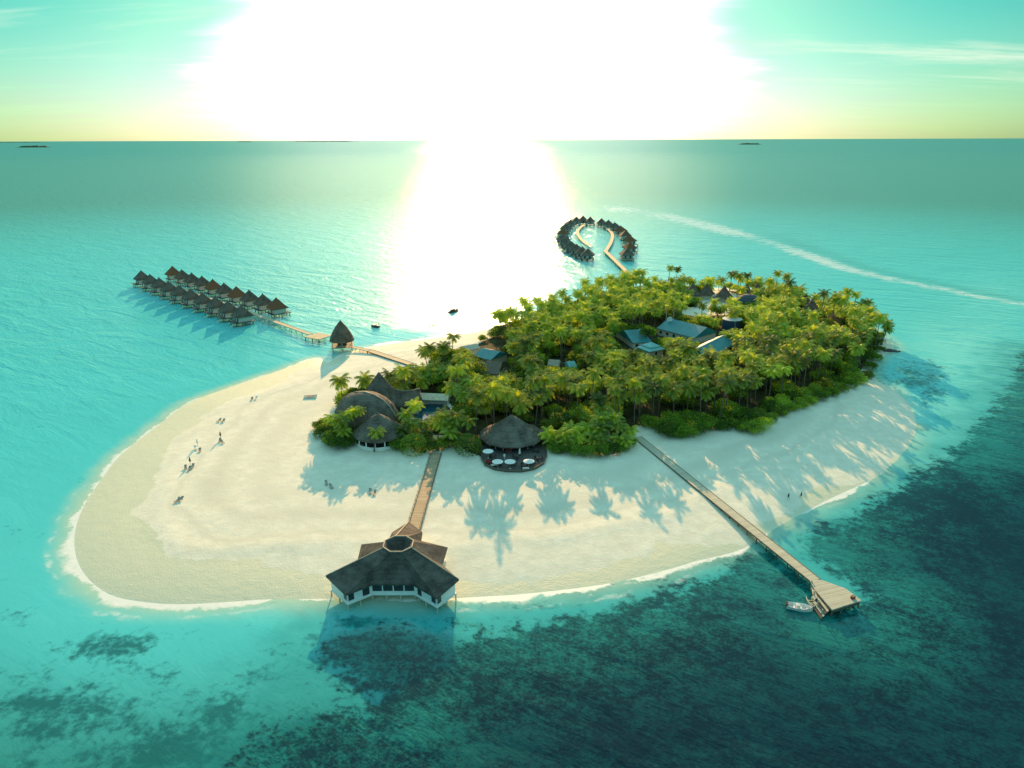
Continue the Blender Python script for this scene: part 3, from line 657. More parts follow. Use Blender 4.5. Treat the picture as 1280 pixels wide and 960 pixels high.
h3, q3 = hut('peaked_hall', (473.5, 466), 'dark thatched hall with a sharp leaning peak and saddle roof behind the domed hall', 'hall',
    [(9.6, 2.3), (9.4, 2.7), (7.6, 4.0), (5.6, 5.9), (3.7, 8.3), (2.1, 10.8), (.8, 12.6), (.15, 13.6)], 20, 'thatch_grey', 1.1, .8, z=14.8)
sad = MB(); pk = [(2.0, 0, 9.6), (5.0, -.4, 7.6), (8.2, -.8, 6.9), (11.4, -1.2, 7.4), (14.0, -1.6, 8.2)]; RR = []
for (x, y, z_) in pk: 
    hw_ = 6.6 if x < 12 else 4.6
    RR.append([(x, y - hw_, 2.6), (x, y - hw_ * .45, 2.6 + (z_ - 2.6) * .42), (x, y, z_), (x, y + hw_ * .45, 2.6 + (z_ - 2.6) * .42), (x, y + hw_, 2.6)])
sad.rings(RR).build('saddle_roof', M['thatch_grey'], h3, True)
MB().tube([(p[0], p[1], p[2] + .05) for p in pk], .18, 6).build('ridge', M['ridge'], h3, True)
MB().lathe([(7.8, 0), (7.8, 3.0)], k=18, sx=1.1, sy=.8).build('wall', M['villa_wall'], h3, True)
MB().box((9.5, -1, 1.3), (8, 8, 2.6)).build('side_wall', M['villa_wall'], h3)

h1.scale = (1.1, 1.1, 1.04); h2.scale = (1.12, 1.12, 1.04)

# ------------------------------------------------------------------ beach bar
qb = P(639.5, 518, 10.3); bar = thing('beach_bar', (qb[0], qb[1], g0), 0, 'wide grey thatched beach bar with pointed roof above a dark terrace', 'bar')
MB().lathe([(9.4, 2.0), (9.3, 2.35), (7.0, 3.5), (5.1, 4.8), (3.3, 6.3), (1.7, 7.7), (.5, 8.4), (.12, 8.9)], k=12, rz=.26).build('thatched_roof', M['thatch_grey'], bar)
for i in range(11):
    a = math.pi + math.pi * i / 10; MB().box((7.6 * math.cos(a), 7.6 * math.sin(a), 1.1), (.24, .24, 2.3)).build('post', M['pale_post'], bar)
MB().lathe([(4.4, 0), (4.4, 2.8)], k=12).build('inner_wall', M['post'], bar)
MB().box((0, -5.6, .55), (6.5, .8, 1.1)).build('counter', M['furniture'], bar)
bar.scale = (1.09, 1.09, 1.0)
qt = P(643, 574, .6)
tc = [P2(*p, 1.6) for p in [(602, 556), (601, 573), (606, 582), (618, 587.5), (634, 590), (652, 590), (668, 587), (680, 580), (684, 570), (682, 556)]]
ter = thing('terrace', (qt[0], qt[1], 0), 0, 'dark curved timber terrace with low rim in front of the beach bar', 'terrace')
tl = [(x - qt[0], y - qt[1]) for x, y in tc]
MB().prism(tl, .9, 1.75).build('deck', M['deck'], ter)
rimw = MB()
for i in range(len(tl) - 1):
    a, b_ = np.array(tl[i]), np.array(tl[i + 1])
    if i in (0, 8): continue
    rimw.box((*((a + b_) / 2), 2.02), (np.linalg.norm(b_ - a), .16, .54), math.atan2(*(b_ - a)[::-1]))
rimw.build('rim', M['post'], ter)
TZ = 1.76
def make_parasol():
    o = thing('parasol', (0, 0, 0), 0, 'x', 'parasol')
    MB().lathe([(1.62, 2.22), (1.6, 2.26), (.9, 2.52), (.06, 2.82)], k=10).build('canopy', M['canvas'], o)
    MB().tube([(0, 0, 0), (0, 0, 2.8)], .05, 6).build('pole', M['pale_post'], o)
    MB().lathe([(.4, 0), (.4, .1), (.1, .16)], k=10).build('base', M['concrete'], o); return o
par = make_parasol()
PAR = [((610, 563), 'white open parasol at the left corner of the bar terrace, nearest the round bush'), ((622, 576), 'leftmost of the three white open parasols in the terrace front row'), ((637.5, 576), 'middle of the three white open parasols in the terrace front row'), ((661, 575.5), 'rightmost of the three white open parasols in the terrace front row')]
for i, (p, lb) in enumerate(PAR):
    q = P(*p, TZ + 2.5)
    if i == 0: par.location = (q[0], q[1], TZ); par['label'] = lb; par['group'] = 'white parasols on the bar terrace'
    else: dup(par, (q[0], q[1], TZ), R.random(), lb, 'white parasols on the bar terrace')
q = P(649.5, 567, TZ + 1.0); cp = thing('closed_parasol', (q[0], q[1], TZ), 0, 'white furled parasol standing on the bar terrace', 'parasol')
MB().lathe([(.30, .9), (.34, 1.1), (.22, 2.0), (.05, 2.75)], k=8).build('canopy', M['canvas'], cp); MB().tube([(0, 0, 0), (0, 0, 2.8)], .05, 6).build('pole', M['pale_post'], cp)
MB().lathe([(.4, 0), (.4, .1), (.1, .16)], k=10).build('base', M['concrete'], cp)
q = P(630.5, 571, TZ + 1.0); ps = thing('serving_post', (q[0], q[1], TZ), 0, 'pale upright menu stand on the bar terrace', 'stand')
MB().box((0, 0, .8), (.16, .16, 1.6)).build('post', M['white'], ps); MB().box((0, -.1, 1.5), (.55, .08, .75), rx=-.3).build('board', M['white'], ps)
def make_table():
    o = thing('terrace_table', (0, 0, 0), 0, 'x', 'table')
    MB().lathe([(.55, .70), (.55, .76)], k=12).build('tabletop', M['furniture'], o); MB().tube([(0, 0, .05), (0, 0, .7)], .06, 6).build('pedestal', M['furniture'], o)
    MB().lathe([(.32, 0), (.32, .06)], k=10).build('base', M['furniture'], o); return o
def make_chair():
    o = thing('terrace_chair', (0, 0, 0), 0, 'x', 'chair')
    MB().box((0, 0, .43), (.56, .54, .10)).build('seat', M['furniture'], o); MB().box((0, -.27, .75), (.56, .08, .62), rx=-.15).build('backrest', M['furniture'], o)
    for x in (-.24, .24):
        for y in (-.23, .23): MB().box((x, y, .2), (.06, .06, .4)).build('leg', M['furniture'], o)
    for x in (-.28, .28): MB().box((x, 0, .64), (.06, .5, .06)).build('armrest', M['furniture'], o)
    return o
tab = make_table(); chp = make_chair(); used = [False, False]
TB = [(615, 569.5, 'by the left parasol'), (624, 579.5, 'under the leftmost front parasol'), (640, 580, 'under the middle front parasol'), (646, 571, 'behind the middle front parasol'), (664, 579, 'under the rightmost front parasol'), (673, 573, 'at the right end of the terrace'), (670, 563, 'beside the right end of the bar'), (655, 582.5, 'by the rim at the middle of the terrace')]
for i, (x, y, wh) in enumerate(TB):
    q = P(x, y, TZ + .4)
    if i == 0: tab.location = (q[0], q[1], TZ); tab['label'] = f'round dark terrace table {wh}'; tab['group'] = 'tables on the bar terrace'
    else: dup(tab, (q[0], q[1], TZ), 0, f'round dark terrace table {wh}', 'tables on the bar terrace')
    for k in range(3):
        a = k * 2.094 + i * .9; cl_ = (q[0] + .95 * math.cos(a), q[1] + .95 * math.sin(a), TZ); lb = f'dark wicker chair at the round table {wh}'
        if not used[0]: chp.location = cl_; chp.rotation_euler = (0, 0, a + math.pi / 2); chp['label'] = lb; chp['group'] = 'chairs on the bar terrace'; used[0] = True
        else: dup(chp, cl_, a + math.pi / 2, lb, 'chairs on the bar terrace')
def sofa(x, y, rz, label, mt):
    q = P(x, y, TZ + .4); o = thing('terrace_sofa', (q[0], q[1], TZ), rz, label, 'sofa')
    MB().box((0, 0, .2), (1.9, .85, .34)).build('frame', M['furniture'], o); MB().box((0, .05, .46), (1.8, .72, .16)).build('seat_cushion', M[mt], o); MB().box((0, .36, .68), (1.8, .18, .5), rx=.15).build('back_cushion', M[mt], o)
    for s in (-1, 1): MB().box((s * .95, 0, .42), (.12, .85, .5)).build('armrest', M['furniture'], o)
sofa(636, 563.5, .1, 'red cushioned sofa under the front edge of the bar roof', 'cushion_red'); sofa(611, 578, .5, 'red cushioned sofa by the left rim of the terrace', 'cushion_red'); sofa(657, 585.5, 3.2, 'white cushioned sofa by the front rim of the terrace', 'canvas'); sofa(617, 581.5, 3.5, 'white cushioned sofa by the left front rim of the terrace', 'canvas')

# ------------------------------------------------------------------ pool and service buildings among the trees
q = P(541, 515, 1.7); pool = thing('swimming_pool', (q[0], q[1], g0), .2, 'deep blue swimming pool with white surround behind the front palms', 'pool')
MB().prism([(-7.5, -11), (7.5, -11), (8.5, 0), (6, 10), (-6, 10), (-8.5, 0)], -.3, .12).build('coping', M['white'], pool)
MB().prism([(-6, -9.5), (6, -9.5), (7, 0), (4.8, 8.4), (-4.8, 8.4), (-7, 0)], .0, .16).build('pool_water', plain('pool_water', (.008, .085, .125), .08, .1, 1., .5), pool)
q = P(541, 501, 2.5); pw = thing('pool_bar', (q[0], q[1], g0), -.12, 'low white pool shelter with pale gabled roof among palms', 'shelter')
mb = MB(); mb.poly([(-7, -3, 2.4), (6, -3, 2.4), (6, 0, 3.9), (-7, 0, 3.9)]); mb.poly([(6, 3, 2.4), (-7, 3, 2.4), (-7, 0, 3.9), (6, 0, 3.9)]); mb.poly([(-7, 3, 2.4), (-7, -3, 2.4), (-7, 0, 3.9)]); mb.poly([(6, -3, 2.4), (6, 3, 2.4), (6, 0, 3.9)]); mb.poly([(-7, -3, 2.39), (-7, 3, 2.39), (6, 3, 2.39), (6, -3, 2.39)])
mb.build('roof', plain('cream_roof', (.62, .56, .42), .6), pw); MB().box((-.5, 1, 1.2), (12, 3.4, 2.38)).build('wall', M['white'], pw)

def gable(name, A_, B_, w_, ze, zr, label, cat, roof, wall, ridge=None):
    A_ = np.array(A_[:2]); B_ = np.array(B_[:2]); L = np.linalg.norm(B_ - A_); ang = math.atan2(*(B_ - A_)[::-1]); mq = (A_ + B_) / 2
    o = thing(name, (mq[0], mq[1], g0), ang, label, cat); h = L / 2; ov = .6; e = MB()
    for s in (-1, 1): e.poly([(-s * h, -s * w_, ze), (s * h, -s * w_, ze), (s * h, 0, zr), (-s * h, 0, zr)])
    e.poly([(-h, -w_, ze - .12), (-h, w_, ze - .12), (h, w_, ze - .12), (h, -w_, ze - .12)])
    for s in (-1, 1): 
        e.poly([(-s * h, -s * w_, ze - .12), (s * h, -s * w_, ze - .12), (s * h, -s * w_, ze), (-s * h, -s * w_, ze)]); e.poly([(s * h, -s * w_, ze - .12), (s * h, s * w_, ze - .12), (s * h, s * w_, ze), (s * h, 0, zr), (s * h, -s * w_, ze)])
    r = e.build('roof', M[roof], o); MB().box((0, 0, (ze - .14) / 2), (L - 2 * ov, 2 * (w_ - ov), ze - .14)).build('wall', M[wall], o)
    if ridge: MB().box((0, 0, zr + .05), (L + .1, .7, .14)).build('ridge_cap', M[ridge], r)
    for s in (-1, 1):
        for k in range(int(L / 4)): MB().box((-h + 2.2 + k * 4, s * (w_ - ov + .03), ze * .52), (1.3, .08, 1.2)).build('window', M['window'], o)
    return o
ra, rb = P(836, 397.5, 8.5), P(884, 409, 8.5)
svc = gable('service_building', ra, rb, 8.5, 3.4, 7.0, 'long teal roofed service building with pale gable end beside the blue water tank', 'building', 'teal', 'villa_wall', None)
gable('service_building', P(851, 446, 7.5), P(909, 417.5, 7.5), 5.5, 3.4, 6.2, 'teal roofed shed with a pale ridge in front of the blue water tank', 'building', 'teal', 'concrete', 'teal_pale')
gable('service_building', P(780, 413, 7.4), P(803, 411.5, 7.4), 11.0, 3.0, 6.0, 'teal roofed building at the left of the service yard', 'building', 'teal', 'villa_wall', None)
q = P(814, 429, 6.5); kb = thing('pump_house', (q[0], q[1], g0), .5, 'small square building with two tier pale teal hip roof', 'building')
MB().lathe([(6.2, 2.7), (6.2, 2.9), (3.6, 4.0)], k=4, rz=math.pi / 4).build('lower_roof', M['teal_pale'], kb); MB().lathe([(4.2, 3.9), (4.2, 4.1), (.1, 5.6)], k=4, rz=math.pi / 4).build('upper_roof', M['teal_pale'], kb)
MB().box((0, 0, 1.3), (7.4, 7.4, 2.6)).build('wall', M['villa_wall'], kb); MB().box((0, -3.73, 1.0), (1.1, .08, 2.0)).build('door', M['window'], kb)
q = P(915.5, 399, 7.0); tk = thing('water_tank', (q[0], q[1], g0), 0, 'round dark blue water tank with pale flat top', 'tank')
MB().lathe([(4.6, 0), (4.6, 5.6)], k=24).build('shell', M['tank_blue'], tk, False); MB().lathe([(4.75, 5.6), (4.75, 5.8), (.2, 6.3)], k=24).build('lid', M['tank_top'], tk)
lad = MB()
for s in (-.25, .25): lad.tube([(s, -4.75, 0), (s, -4.75, 6.2)], .05, 5)
for k in range(12): lad.box((0, -4.75, .4 + k * .45), (.5, .05, .05))
lad.build('ladder', M['metal'], tk)
for i, (x, y0, y1) in enumerate([(832, 408, 389), (841.2, 407, 390)]):
    q = P(x, y0, 4.0); hgt = (y0 - y1) / 881 * 365 / .96 + 3
    ms = thing('radio_mast', (q[0], q[1], g0), 0, ['left of the two slim pale masts rising behind the teal service roof', 'right of the two slim pale masts rising behind the teal service roof'][i], 'mast', 'masts by the service building')
    MB().tube([(0, 0, 0), (0, 0, hgt)], [.16, .09], 6).build('pole', M['metal'], ms); MB().tube([(0, 0, hgt), (0, 0, hgt + 1.4)], .03, 5).build('antenna', M['metal'], ms)
q = P(836, 405, 6.0); sd_ = thing('satellite_dish', (q[0], q[1], 7.2), 0, 'white satellite dish between the two masts', 'dish')
dr = MB(); RR = []
for r_, d_ in ((.05, 0), (.8, .12), (1.35, .34)): RR.append([(r_ * math.cos(a), -1.0 + d_ * -1, 1.4 + r_ * math.sin(a)) for a in np.linspace(0, 2 * math.pi, 14, endpoint=False)])
dr.rings(RR).build('reflector', M['white'], sd_); MB().tube([(0, -.9, 0), (0, -.9, 1.4)], .1, 6).build('mount', M['metal'], sd_)
gable('guest_house', P(603, 437, 6), P(625, 442, 6), 6.0, 3.2, 5.4, 'teal roofed guest house near the left edge of the trees', 'building', 'teal', 'villa_wall', None)
gable('guest_house', P(598, 455, 6), P(628, 457, 6), 6.5, 3.0, 5.8, 'dark brown roofed house in front of the teal roofed guest house', 'building', 'post', 'villa_wall', None)
gable('beach_shelter', P(577, 434, 5), P(596, 430.5, 5), 3.0, 2.6, 4.0, 'pale roofed shelter at the edge of the far beach', 'shelter', 'pale_post', 'white', None)
gable('guest_house', P(686, 452, 5), P(700, 453, 5), 3.4, 3.0, 4.6, 'small cream walled house showing between treetops at mid forest', 'building', 'ridge', 'white', None)
gable('guest_house', P(708, 455, 5), P(718, 454, 5), 3.2, 3.0, 4.6, 'small white house with pale teal roof showing between treetops', 'building', 'teal_pale', 'white', None)
FV = [((866, 354), 'leftmost dark thatched beach villa on the far shore'), ((884, 354), 'second dark thatched beach villa from the left on the far shore'), ((906, 357), 'thatched beach villa behind two skyline palms left of the blue roof'), ((934, 354), 'tall thatched beach villa on the far shore between skyline palms'), ((947, 354), 'pointed thatched beach villa right of the tall one on the far shore'), ((1008, 367), 'thatched beach villa at the far right tree edge, the upper of three'), ((1016, 374), 'thatched beach villa at the far right tree edge, the middle of three'), ((1042, 390), 'thatched beach villa at the far right tree edge, the lowest of three')]
for i, (p, lb) in enumerate(FV):
    q = P(*p, 10.5); o = thing('beach_villa', (q[0], q[1], 1.3), R.uniform(0, 1.5), lb, 'villa', 'beach villas along the far shore')
    MB().lathe([(5.6, 2.6), (5.5, 2.9), (3.8, 4.6), (1.9, 6.9), (.4, 8.8), (.1, 9.3)], k=4 if i % 2 else 8).build('thatched_roof', M['thatch_villa'], o)
    MB().box((0, 0, 1.3), (5.6, 5.6, 2.7), math.pi / 4 if i % 2 else 0).build('wall', M['villa_wall'], o); MB().box((0, 4.0, .8), (.1, .1, 1.6)).build('post', M['post'], o)
q = P(936, 372, 7); bd_ = thing('domed_house', (q[0], q[1], 1.3), 0, 'large dark bluish domed roof among the far trees', 'building')
MB().lathe([(8.2, 2.4), (8.1, 2.8), (7.2, 4.8), (5.4, 6.4), (2.8, 7.4), (.2, 7.8)], k=14, sy=.8).build('roof', plain('slate_roof', (.06, .085, .11), .8), bd_); MB().lathe([(6.8, 0), (6.8, 2.8)], k=14, sy=.8).build('wall', M['villa_wall'], bd_)

# ------------------------------------------------------------------ trees
def grow(quads, tones, name, mt):
    V = np.array(quads, np.float32).reshape(-1, 3); Fq_ = np.arange(len(V)).reshape(-1, 4)
    me = np_mesh(name, V, Fq_, mt); fattr(me, 'tone', np.repeat(np.array(tones, np.float32), 4)); return me
def palm_crown(seed, mt, nfr=24, L=4.1, e_hi=78, e_lo=-28, bend=75, name='palm_crown'):
    rs = np.random.RandomState(seed); Q = []; T = []; up = np.array([0, 0, 1.])
    for k in range(nfr):
        az = k * 2.39996 + rs.uniform(-.25, .25); f = (k + .5) / nfr
        e = math.radians(e_hi + (e_lo - e_hi) * f ** .8 + rs.uniform(-8, 8)); l = L * rs.uniform(.85, 1.1) * (.8 + .2 * math.sin(math.pi * min(1, f + .25)))
        n = 9; p = np.zeros(3); pts = [p.copy()]; tn = []; tw = rs.uniform(-.3, .3)
        for i in range(n):
            ee = e - math.radians(bend) * ((i + .5) / n) ** 1.3 * (1. if e > -.2 else .6); d = np.array([math.cos(az) * math.cos(ee), math.sin(az) * math.cos(ee), math.sin(ee)])
            tn.append(d); p = p + d * l / n; pts.append(p.copy())
        tn.append(tn[-1]); side = np.array([-math.sin(az), math.cos(az), 0]); tone = .25 + .5 * f + rs.uniform(-.15, .15)
        for i in range(n):     # midrib
            w_ = .07 * (1 - i / n) + .02; a, b_ = pts[i], pts[i + 1]; Q += [a - side * w_, a + side * w_, b_ + side * w_ * .8, b_ - side * w_ * .8]; T.append(tone + .2)
        for j in range(19):
            t_ = .10 + .88 * (j + .5) / 19; x = t_ * n; i = min(int(x), n - 1); q = pts[i] + (pts[i + 1] - pts[i]) * (x - i); tg = tn[i]
            nrm = np.cross(side, tg) * -1; nrm = nrm if nrm[2] > 0 else -nrm
            ll = 1.15 * (L / 4.1) * (math.sin(math.pi * (.13 + .80 * t_)) ** .7) * rs.uniform(.85, 1.1)
            for s in (-1, 1):
                dr_ = side * s * (.78 + tw * s * .2) + tg * .55 - up * (.42 + .35 * rs.rand()) ; dr_ /= np.linalg.norm(dr_)
                w_ = .095; e2 = q + dr_ * ll
                Q += [q - tg * w_, q + tg * w_, e2 + tg * .03, e2 - tg * .05]; T.append(tone + rs.uniform(-.12, .12))
    return grow(Q, T, name, mt)
def leaf_crown(seed, mt, rx=3.4, rz=2.4, lobes=12, n=2300, size=.47, flat=.0, name='leaf_crown', neat=False):
    rs = np.random.RandomState(seed); Q = []; T = []; LB = []
    if neat: LB = [(np.zeros(3), 1.0, 0.)]
    else:
        for k in range(lobes):
            a = k * 2.4 + rs.uniform(-.5, .5); r_ = math.sqrt((k + .3) / lobes) * .72
            LB.append((np.array([math.cos(a) * r_, math.sin(a) * r_, rs.uniform(-.25, .45) * (1.2 - r_)]), rs.uniform(.30, .52), rs.uniform(-.25, .25)))
    wts = np.array([l[1] ** 2 for l in LB]); wts /= wts.sum()
    for k in range(n):
        c, r_, tb = LB[rs.choice(len(LB), p=wts)]
        d = rs.normal(size=3); d /= np.linalg.norm(d)
        if d[2] < -.35 and rs.rand() < .7: d[2] *= -1
        rad = r_ * (rs.uniform(.93, 1.03) if neat else rs.uniform(.55, 1.15)); p = (c + d * rad) * np.array([rx, rx, rz])
        nn = d + rs.normal(size=3) * .55; nn /= np.linalg.norm(nn); a = np.cross(nn, rs.normal(size=3)); a /= np.linalg.norm(a); b_ = np.cross(nn, a); s = size * rs.uniform(.55, 1.25)
        Q += [p - a * s * .5, p - b_ * s * .32, p + a * s * .5, p + b_ * s * .32]; T.append(.45 + tb + rs.uniform(-.25, .25))
    V = np.array(Q); V[:, 2] += rz * .55
    return grow(V, T, name, mt)
PC = [palm_crown(11 + i, M['palm'], 26 + 2 * (i % 3), 3.7 + .3 * (i % 4), 78, -42, 74 + 6 * (i % 3)) for i in range(7)]
PCY = [palm_crown(41 + i, M['palm_yellow'], 20, 4.0, 72, -6, 84) for i in range(4)]
LC = [leaf_crown(71 + i, M['leaf'], 3.3 + .3 * (i % 3), 2.3 + .25 * (i % 2), 11 + i % 5) for i in range(7)]
LCD = [leaf_crown(91 + i, M['leaf_deep'], 3.6, 2.8, 13, 2400, .44) for i in range(4)]
LCR = [leaf_crown(99, M['leaf_red'], 3.2, 2.0, 8, 1100, .55)]
BALL = [leaf_crown(105, M['leaf'], 3.6, 3.2, 1, 2600, .42, neat=True, name='round_crown')]
def palm_trunk(seed):
    rs = np.random.RandomState(seed); a = rs.uniform(0, 6.28); ln = rs.uniform(.3, 1.5); pts = []
    for i in range(7):
        t_ = i / 6; pts.append((math.cos(a) * ln * t_ ** 1.6, math.sin(a) * ln * t_ ** 1.6, -.4 + 10.4 * t_))
    return MB().tube(pts, [.30, .20, .17, .16, .15, .14, .13], 7).mesh('palm_trunk', M['bark'], True), pts[-1]
PT = [palm_trunk(i) for i in range(6)]
def tree_trunk(seed):
    rs = np.random.RandomState(seed); m_ = MB(); m_.tube([(0, 0, -.4), (.1, 0, 1.2), (.15, .1, 2.6), (.1, .1, 4.2)], [.32, .24, .2, .08], 7)
    for k in range(4):
        a = k * 1.6 + rs.uniform(-.4, .4); z_ = 1.2 + .35 * k; m_.tube([(.1, 0, z_), (math.cos(a) * 1.0, math.sin(a) * 1.0, z_ + 1.1), (math.cos(a) * 1.9, math.sin(a) * 1.9, z_ + 1.8)], [.13, .09, .03], 5)
    return m_.mesh('tree_trunk', M['trunk'], True)
TT = [tree_trunk(i) for i in range(4)]
tree_n = dict(palm=0, tree=0, shrub=0)
def palm(x, y, H, label, group=None, crown=None, sc=1., lean=None):
    i = tree_n['palm']; tree_n['palm'] += 1; tr, top = PT[i % 6]
    o = thing('palm_tree', (x, y, gz(x, y)), R.uniform(0, 6.28) if lean is None else lean, label, 'palm tree', group)
    k = part('trunk', tr, o); ls = 1. if lean is None else 3.; k.scale = (ls, ls if lean is None else 1., H / 10)
    if lean is not None: k.rotation_euler = (0, 0, -math.atan2(top[1], top[0])); k.scale = (2.6, 1., H / 10)
    c = part('crown', crown or PC[R.randrange(7)], o, (top[0], top[1], H) if lean is None else (math.hypot(top[0], top[1]) * 2.6, 0, H), R.uniform(0, 6.28)); c.scale = (sc,) * 3
    return o
def tree(x, y, H, label, group=None, crown=None, sc=1., cat='tree', name='leafy_tree'):
    i = tree_n['tree']; tree_n['tree'] += 1
    o = thing(name, (x, y, gz(x, y)), R.uniform(0, 6.28), label, cat, group)
    k = part('trunk', TT[i % 4], o); k.scale = (1, 1, max(.3, (H - 1.6 * sc) / 3.6))
    c = part('crown', crown or LC[R.randrange(7)], o, (0, 0, H - 3.2 * sc), R.uniform(0, 6.28)); c.scale = (sc,) * 3; return o
def shrub(x, y, sc, label, group=None, crown=None, zs=1.):
    o = link(bpy.data.objects.new('shrub', crown or LCD[R.randrange(4)])); o.location = (x, y, gz(x, y) + .05); o.rotation_euler = (0, 0, R.uniform(0, 6.28)); o.scale = (sc, sc, sc * zs)
    tag(o, label, 'shrub', group); tree_n['shrub'] += 1; return o

KEEP = [(430,424,524,455,330),(776,412,804,436,312),(802,425,828,445,298),(818,394,890,421,335),(878,414,914,438,318),(902,393,929,412,345),(862,372,902,392,372),(888,362,914,390,372),(602,426,626,447,312),(600,447,630,466,292),(576,428,598,438,322),(410,462,520,562,232),(598,512,686,594,204),(530,497,556,514,262),
        (861,353,871,361,420),(879,353,889,361,420),(901,356,912,364,415),(929,353,951,363,420),(926,364,946,380,395),(1003,366,1022,386,390),(1036,388,1054,402,355),(684,449,704,459,285),(706,451,720,460,285),(786,538,830,580,226)]
CLEAR = [(P(893, 386), 11, 22), (P(872, 393), 12, 10), (P(905, 372), 8, 16), (P(838, 424), 13, 12), (P(880, 430), 10, 14), (P(870, 402), 14, 8)]
FOOT = [(o.location.x, o.location.y, 7.) for o in S.collection.objects if o.parent is None and o.get('category') in ('building', 'villa', 'hut', 'hall', 'bar', 'pool', 'shelter', 'tank') and o.name.split('.')[0] != 'water_villa']
def blocked(x, y, H, rad):
    for c, a, b_ in CLEAR:
        if ((x - c[0]) / a) ** 2 + ((y - c[1]) / b_) ** 2 < 1: return True
    for fx, fy, fr in FOOT:
        if (x - fx) ** 2 + (y - fy) ** 2 < fr * fr: return True
    u_, v_, z_ = proj((x, y, 1.4 + H)); rp_ = rad * FPX / z_; D = math.hypot(x, y); v2 = proj((x, y, 1.4))[1]
    for x0, y0, x1, y1, Dm in KEEP:
        if D < Dm and u_ + rp_ * .75 > x0 and u_ - rp_ * .75 < x1 and v_ - rp_ * .5 < y1 and v2 > y0: return True
    return False
def zone(x, y):
    u_, v_, _z = proj((x, y, 1.4))
    if u_ < 480: return 'left'
    if u_ < 600 and v_ > 478: return 'pool'
    if v_ < 402 and u_ > 800: return 'far'
    if u_ < 760 and v_ < 470: return 'glare'
    if u_ < 800: return 'bar'
    if u_ > 925: return 'east'
    if v_ > 452: return 'jetty'
    return 'yard'
ZT = dict(left='beside the left thatched halls', pool='round the pool and the inner end of the boardwalk', far='along the far shore among the beach villas', glare='in the sun washed left part of the wood', bar='in the wood behind the beach bar', east='in the eastern wood above the shaded beach', jetty='in the wood inland of the jetty foot', yard='round the teal roofed service yard')
placed = []
def free(x, y, r):
    for a, b_, c in placed:
        if (a - x) ** 2 + (b_ - y) ** 2 < (r + c) ** 2: return False
    return True
def at_top(px, py, H):
    q = P(px, py, 1.4 + H); return q[0], q[1]
# palms that stand out against the water
SKY = [(836,334,15,'left of the twin tall palms standing above the far trees'),(845,336,14.5,'right of the twin tall palms standing above the far trees'),(902,350,11,'palm in front of the third far villa roof on the skyline'),(913,343,17,'slim tall skyline palm left of the pale dome of the far villas'),(924,345,16,'bushy skyline palm standing right of a slim tall one'),(937,344,17,'skyline palm above the tall far beach villa'),(961,351,14,'stout dark skyline palm right of the pointed far villa'),(972,341,19,'tallest thin palm at the right of the far skyline'),(983,345,17,'pale palm beside the tallest thin skyline palm'),(990,353,15,'dark palm right of the pale skyline palm'),(1031,366,14,'dark palm left of a broad one above the right skyline'),(1043,369,15,'broad palm above the lowest right beach villa'),(1061,363,17,'leftmost of three loose palms over the right shore'),(1071,367,16,'middle of three loose palms over the right shore'),(1085,376,14,'rightmost of three loose palms over the right shore'),(750,348,12,'palm beside the landward end of the distant walkway'),(797,347,11,'palm on the skyline right of the distant walkway'),(919,392,8,'small palm standing just behind the blue water tank'),(1096,395,11,'dark palm at the upper right corner of the wood'),(1106,402,10,'drooping dark palm at the rightmost corner of the wood'),(878,382,8,'palm by the pale path inland of the far villas'),(890,377,7,'slim palm on the pale lawn clearing')]
for px, py, H, lb in SKY:
    x, y = at_top(px, py, H); palm(x, y, H, lb, 'palms standing clear of the wood', None, .92); placed.append((x, y, 1.6))
x, y = P2(1102, 430, 1); palm(x, y, 7.5, 'palm leaning far out over the water at the eastern point', None, None, .85, lean=.35); placed.append((x, y, 2))
# front clumps
def young(lst, where, grp, crowns=PCY):
    for px, py, H, sc in lst:
        x, y = at_top(px, py, H); palm(x, y, H, where, grp, crowns[R.randrange(len(crowns))], sc); placed.append((x, y, 1.5))
young([(466,542,6.0,.85)], 'lone yellow green palm standing before the white wall of the round hut', None)
young([(424,529,7,.95),(436,521,8,.9),(442,515,9,.85),(411,524,7.5,.9),(428,541,4.5,.9),(447,512,9.5,.7)], 'yellow green palm in the clump left of the round hut', 'palms of the left clump')
young([(517,509,9,1.0),(503,519,7,.95),(529,530,6,.95),(512,531,5.5,1.),(558,522,8,1.05),(574,520,8.5,1.),(546,531,6,.95),(569,531,6.5,1.),(584,527,7,.95),(538,541,4,.85),(503,538,5,.9),(560,540,5,.9)], 'palm in the clump flanking the landward end of the boardwalk', 'palms by the boardwalk', PCY + PC[:3])
young([(689,543,4,1.),(702,541,4.5,1.05),(716,537,4.8,1.05),(730,534,5,1.1),(745,537,5,1.05),(758,533,5.5,1.1),(772,534,5.5,1.),(783,540,4,1.),(722,548,3,1.),(739,549,3,1.05),(755,548,3.2,1.05),(769,549,3.2,1.),(708,550,2.8,.95),(694,551,2.6,.9),(782,552,2.5,.85),(747,524,7,1.05),(764,521,7.5,1.05)], 'low bright yellow green palm in the thick clump between bar and jetty', 'young palms between bar and jetty', PCY + PCY + PC[:2])
def shrubs(lst, where, grp, crown=None):
    for px, py, sc in lst:
        q = P(px, py, 1.4 + 2.2 * sc); c = (crown[R.randrange(len(crown))] if crown else None); shrub(q[0], q[1], sc, where, grp, c); placed.append((q[0], q[1], 1.8 * sc))
shrubs([(517,556,1.12)], 'round clipped green bush left of the boardwalk end', None, BALL); shrubs([(585,556,1.12)], 'neat round green bush right of the boardwalk end beside the bar terrace', None, BALL)
shrubs([(404,537,1.0),(413,545,1.1),(426,550,1.15),(437,547,1.),(400,530,.8),(418,532,1.1),(409,528,1.),(430,536,1.)], 'dense green bush in the clump left of the round hut', 'bushes of the left clump', LCD + LC[:2])
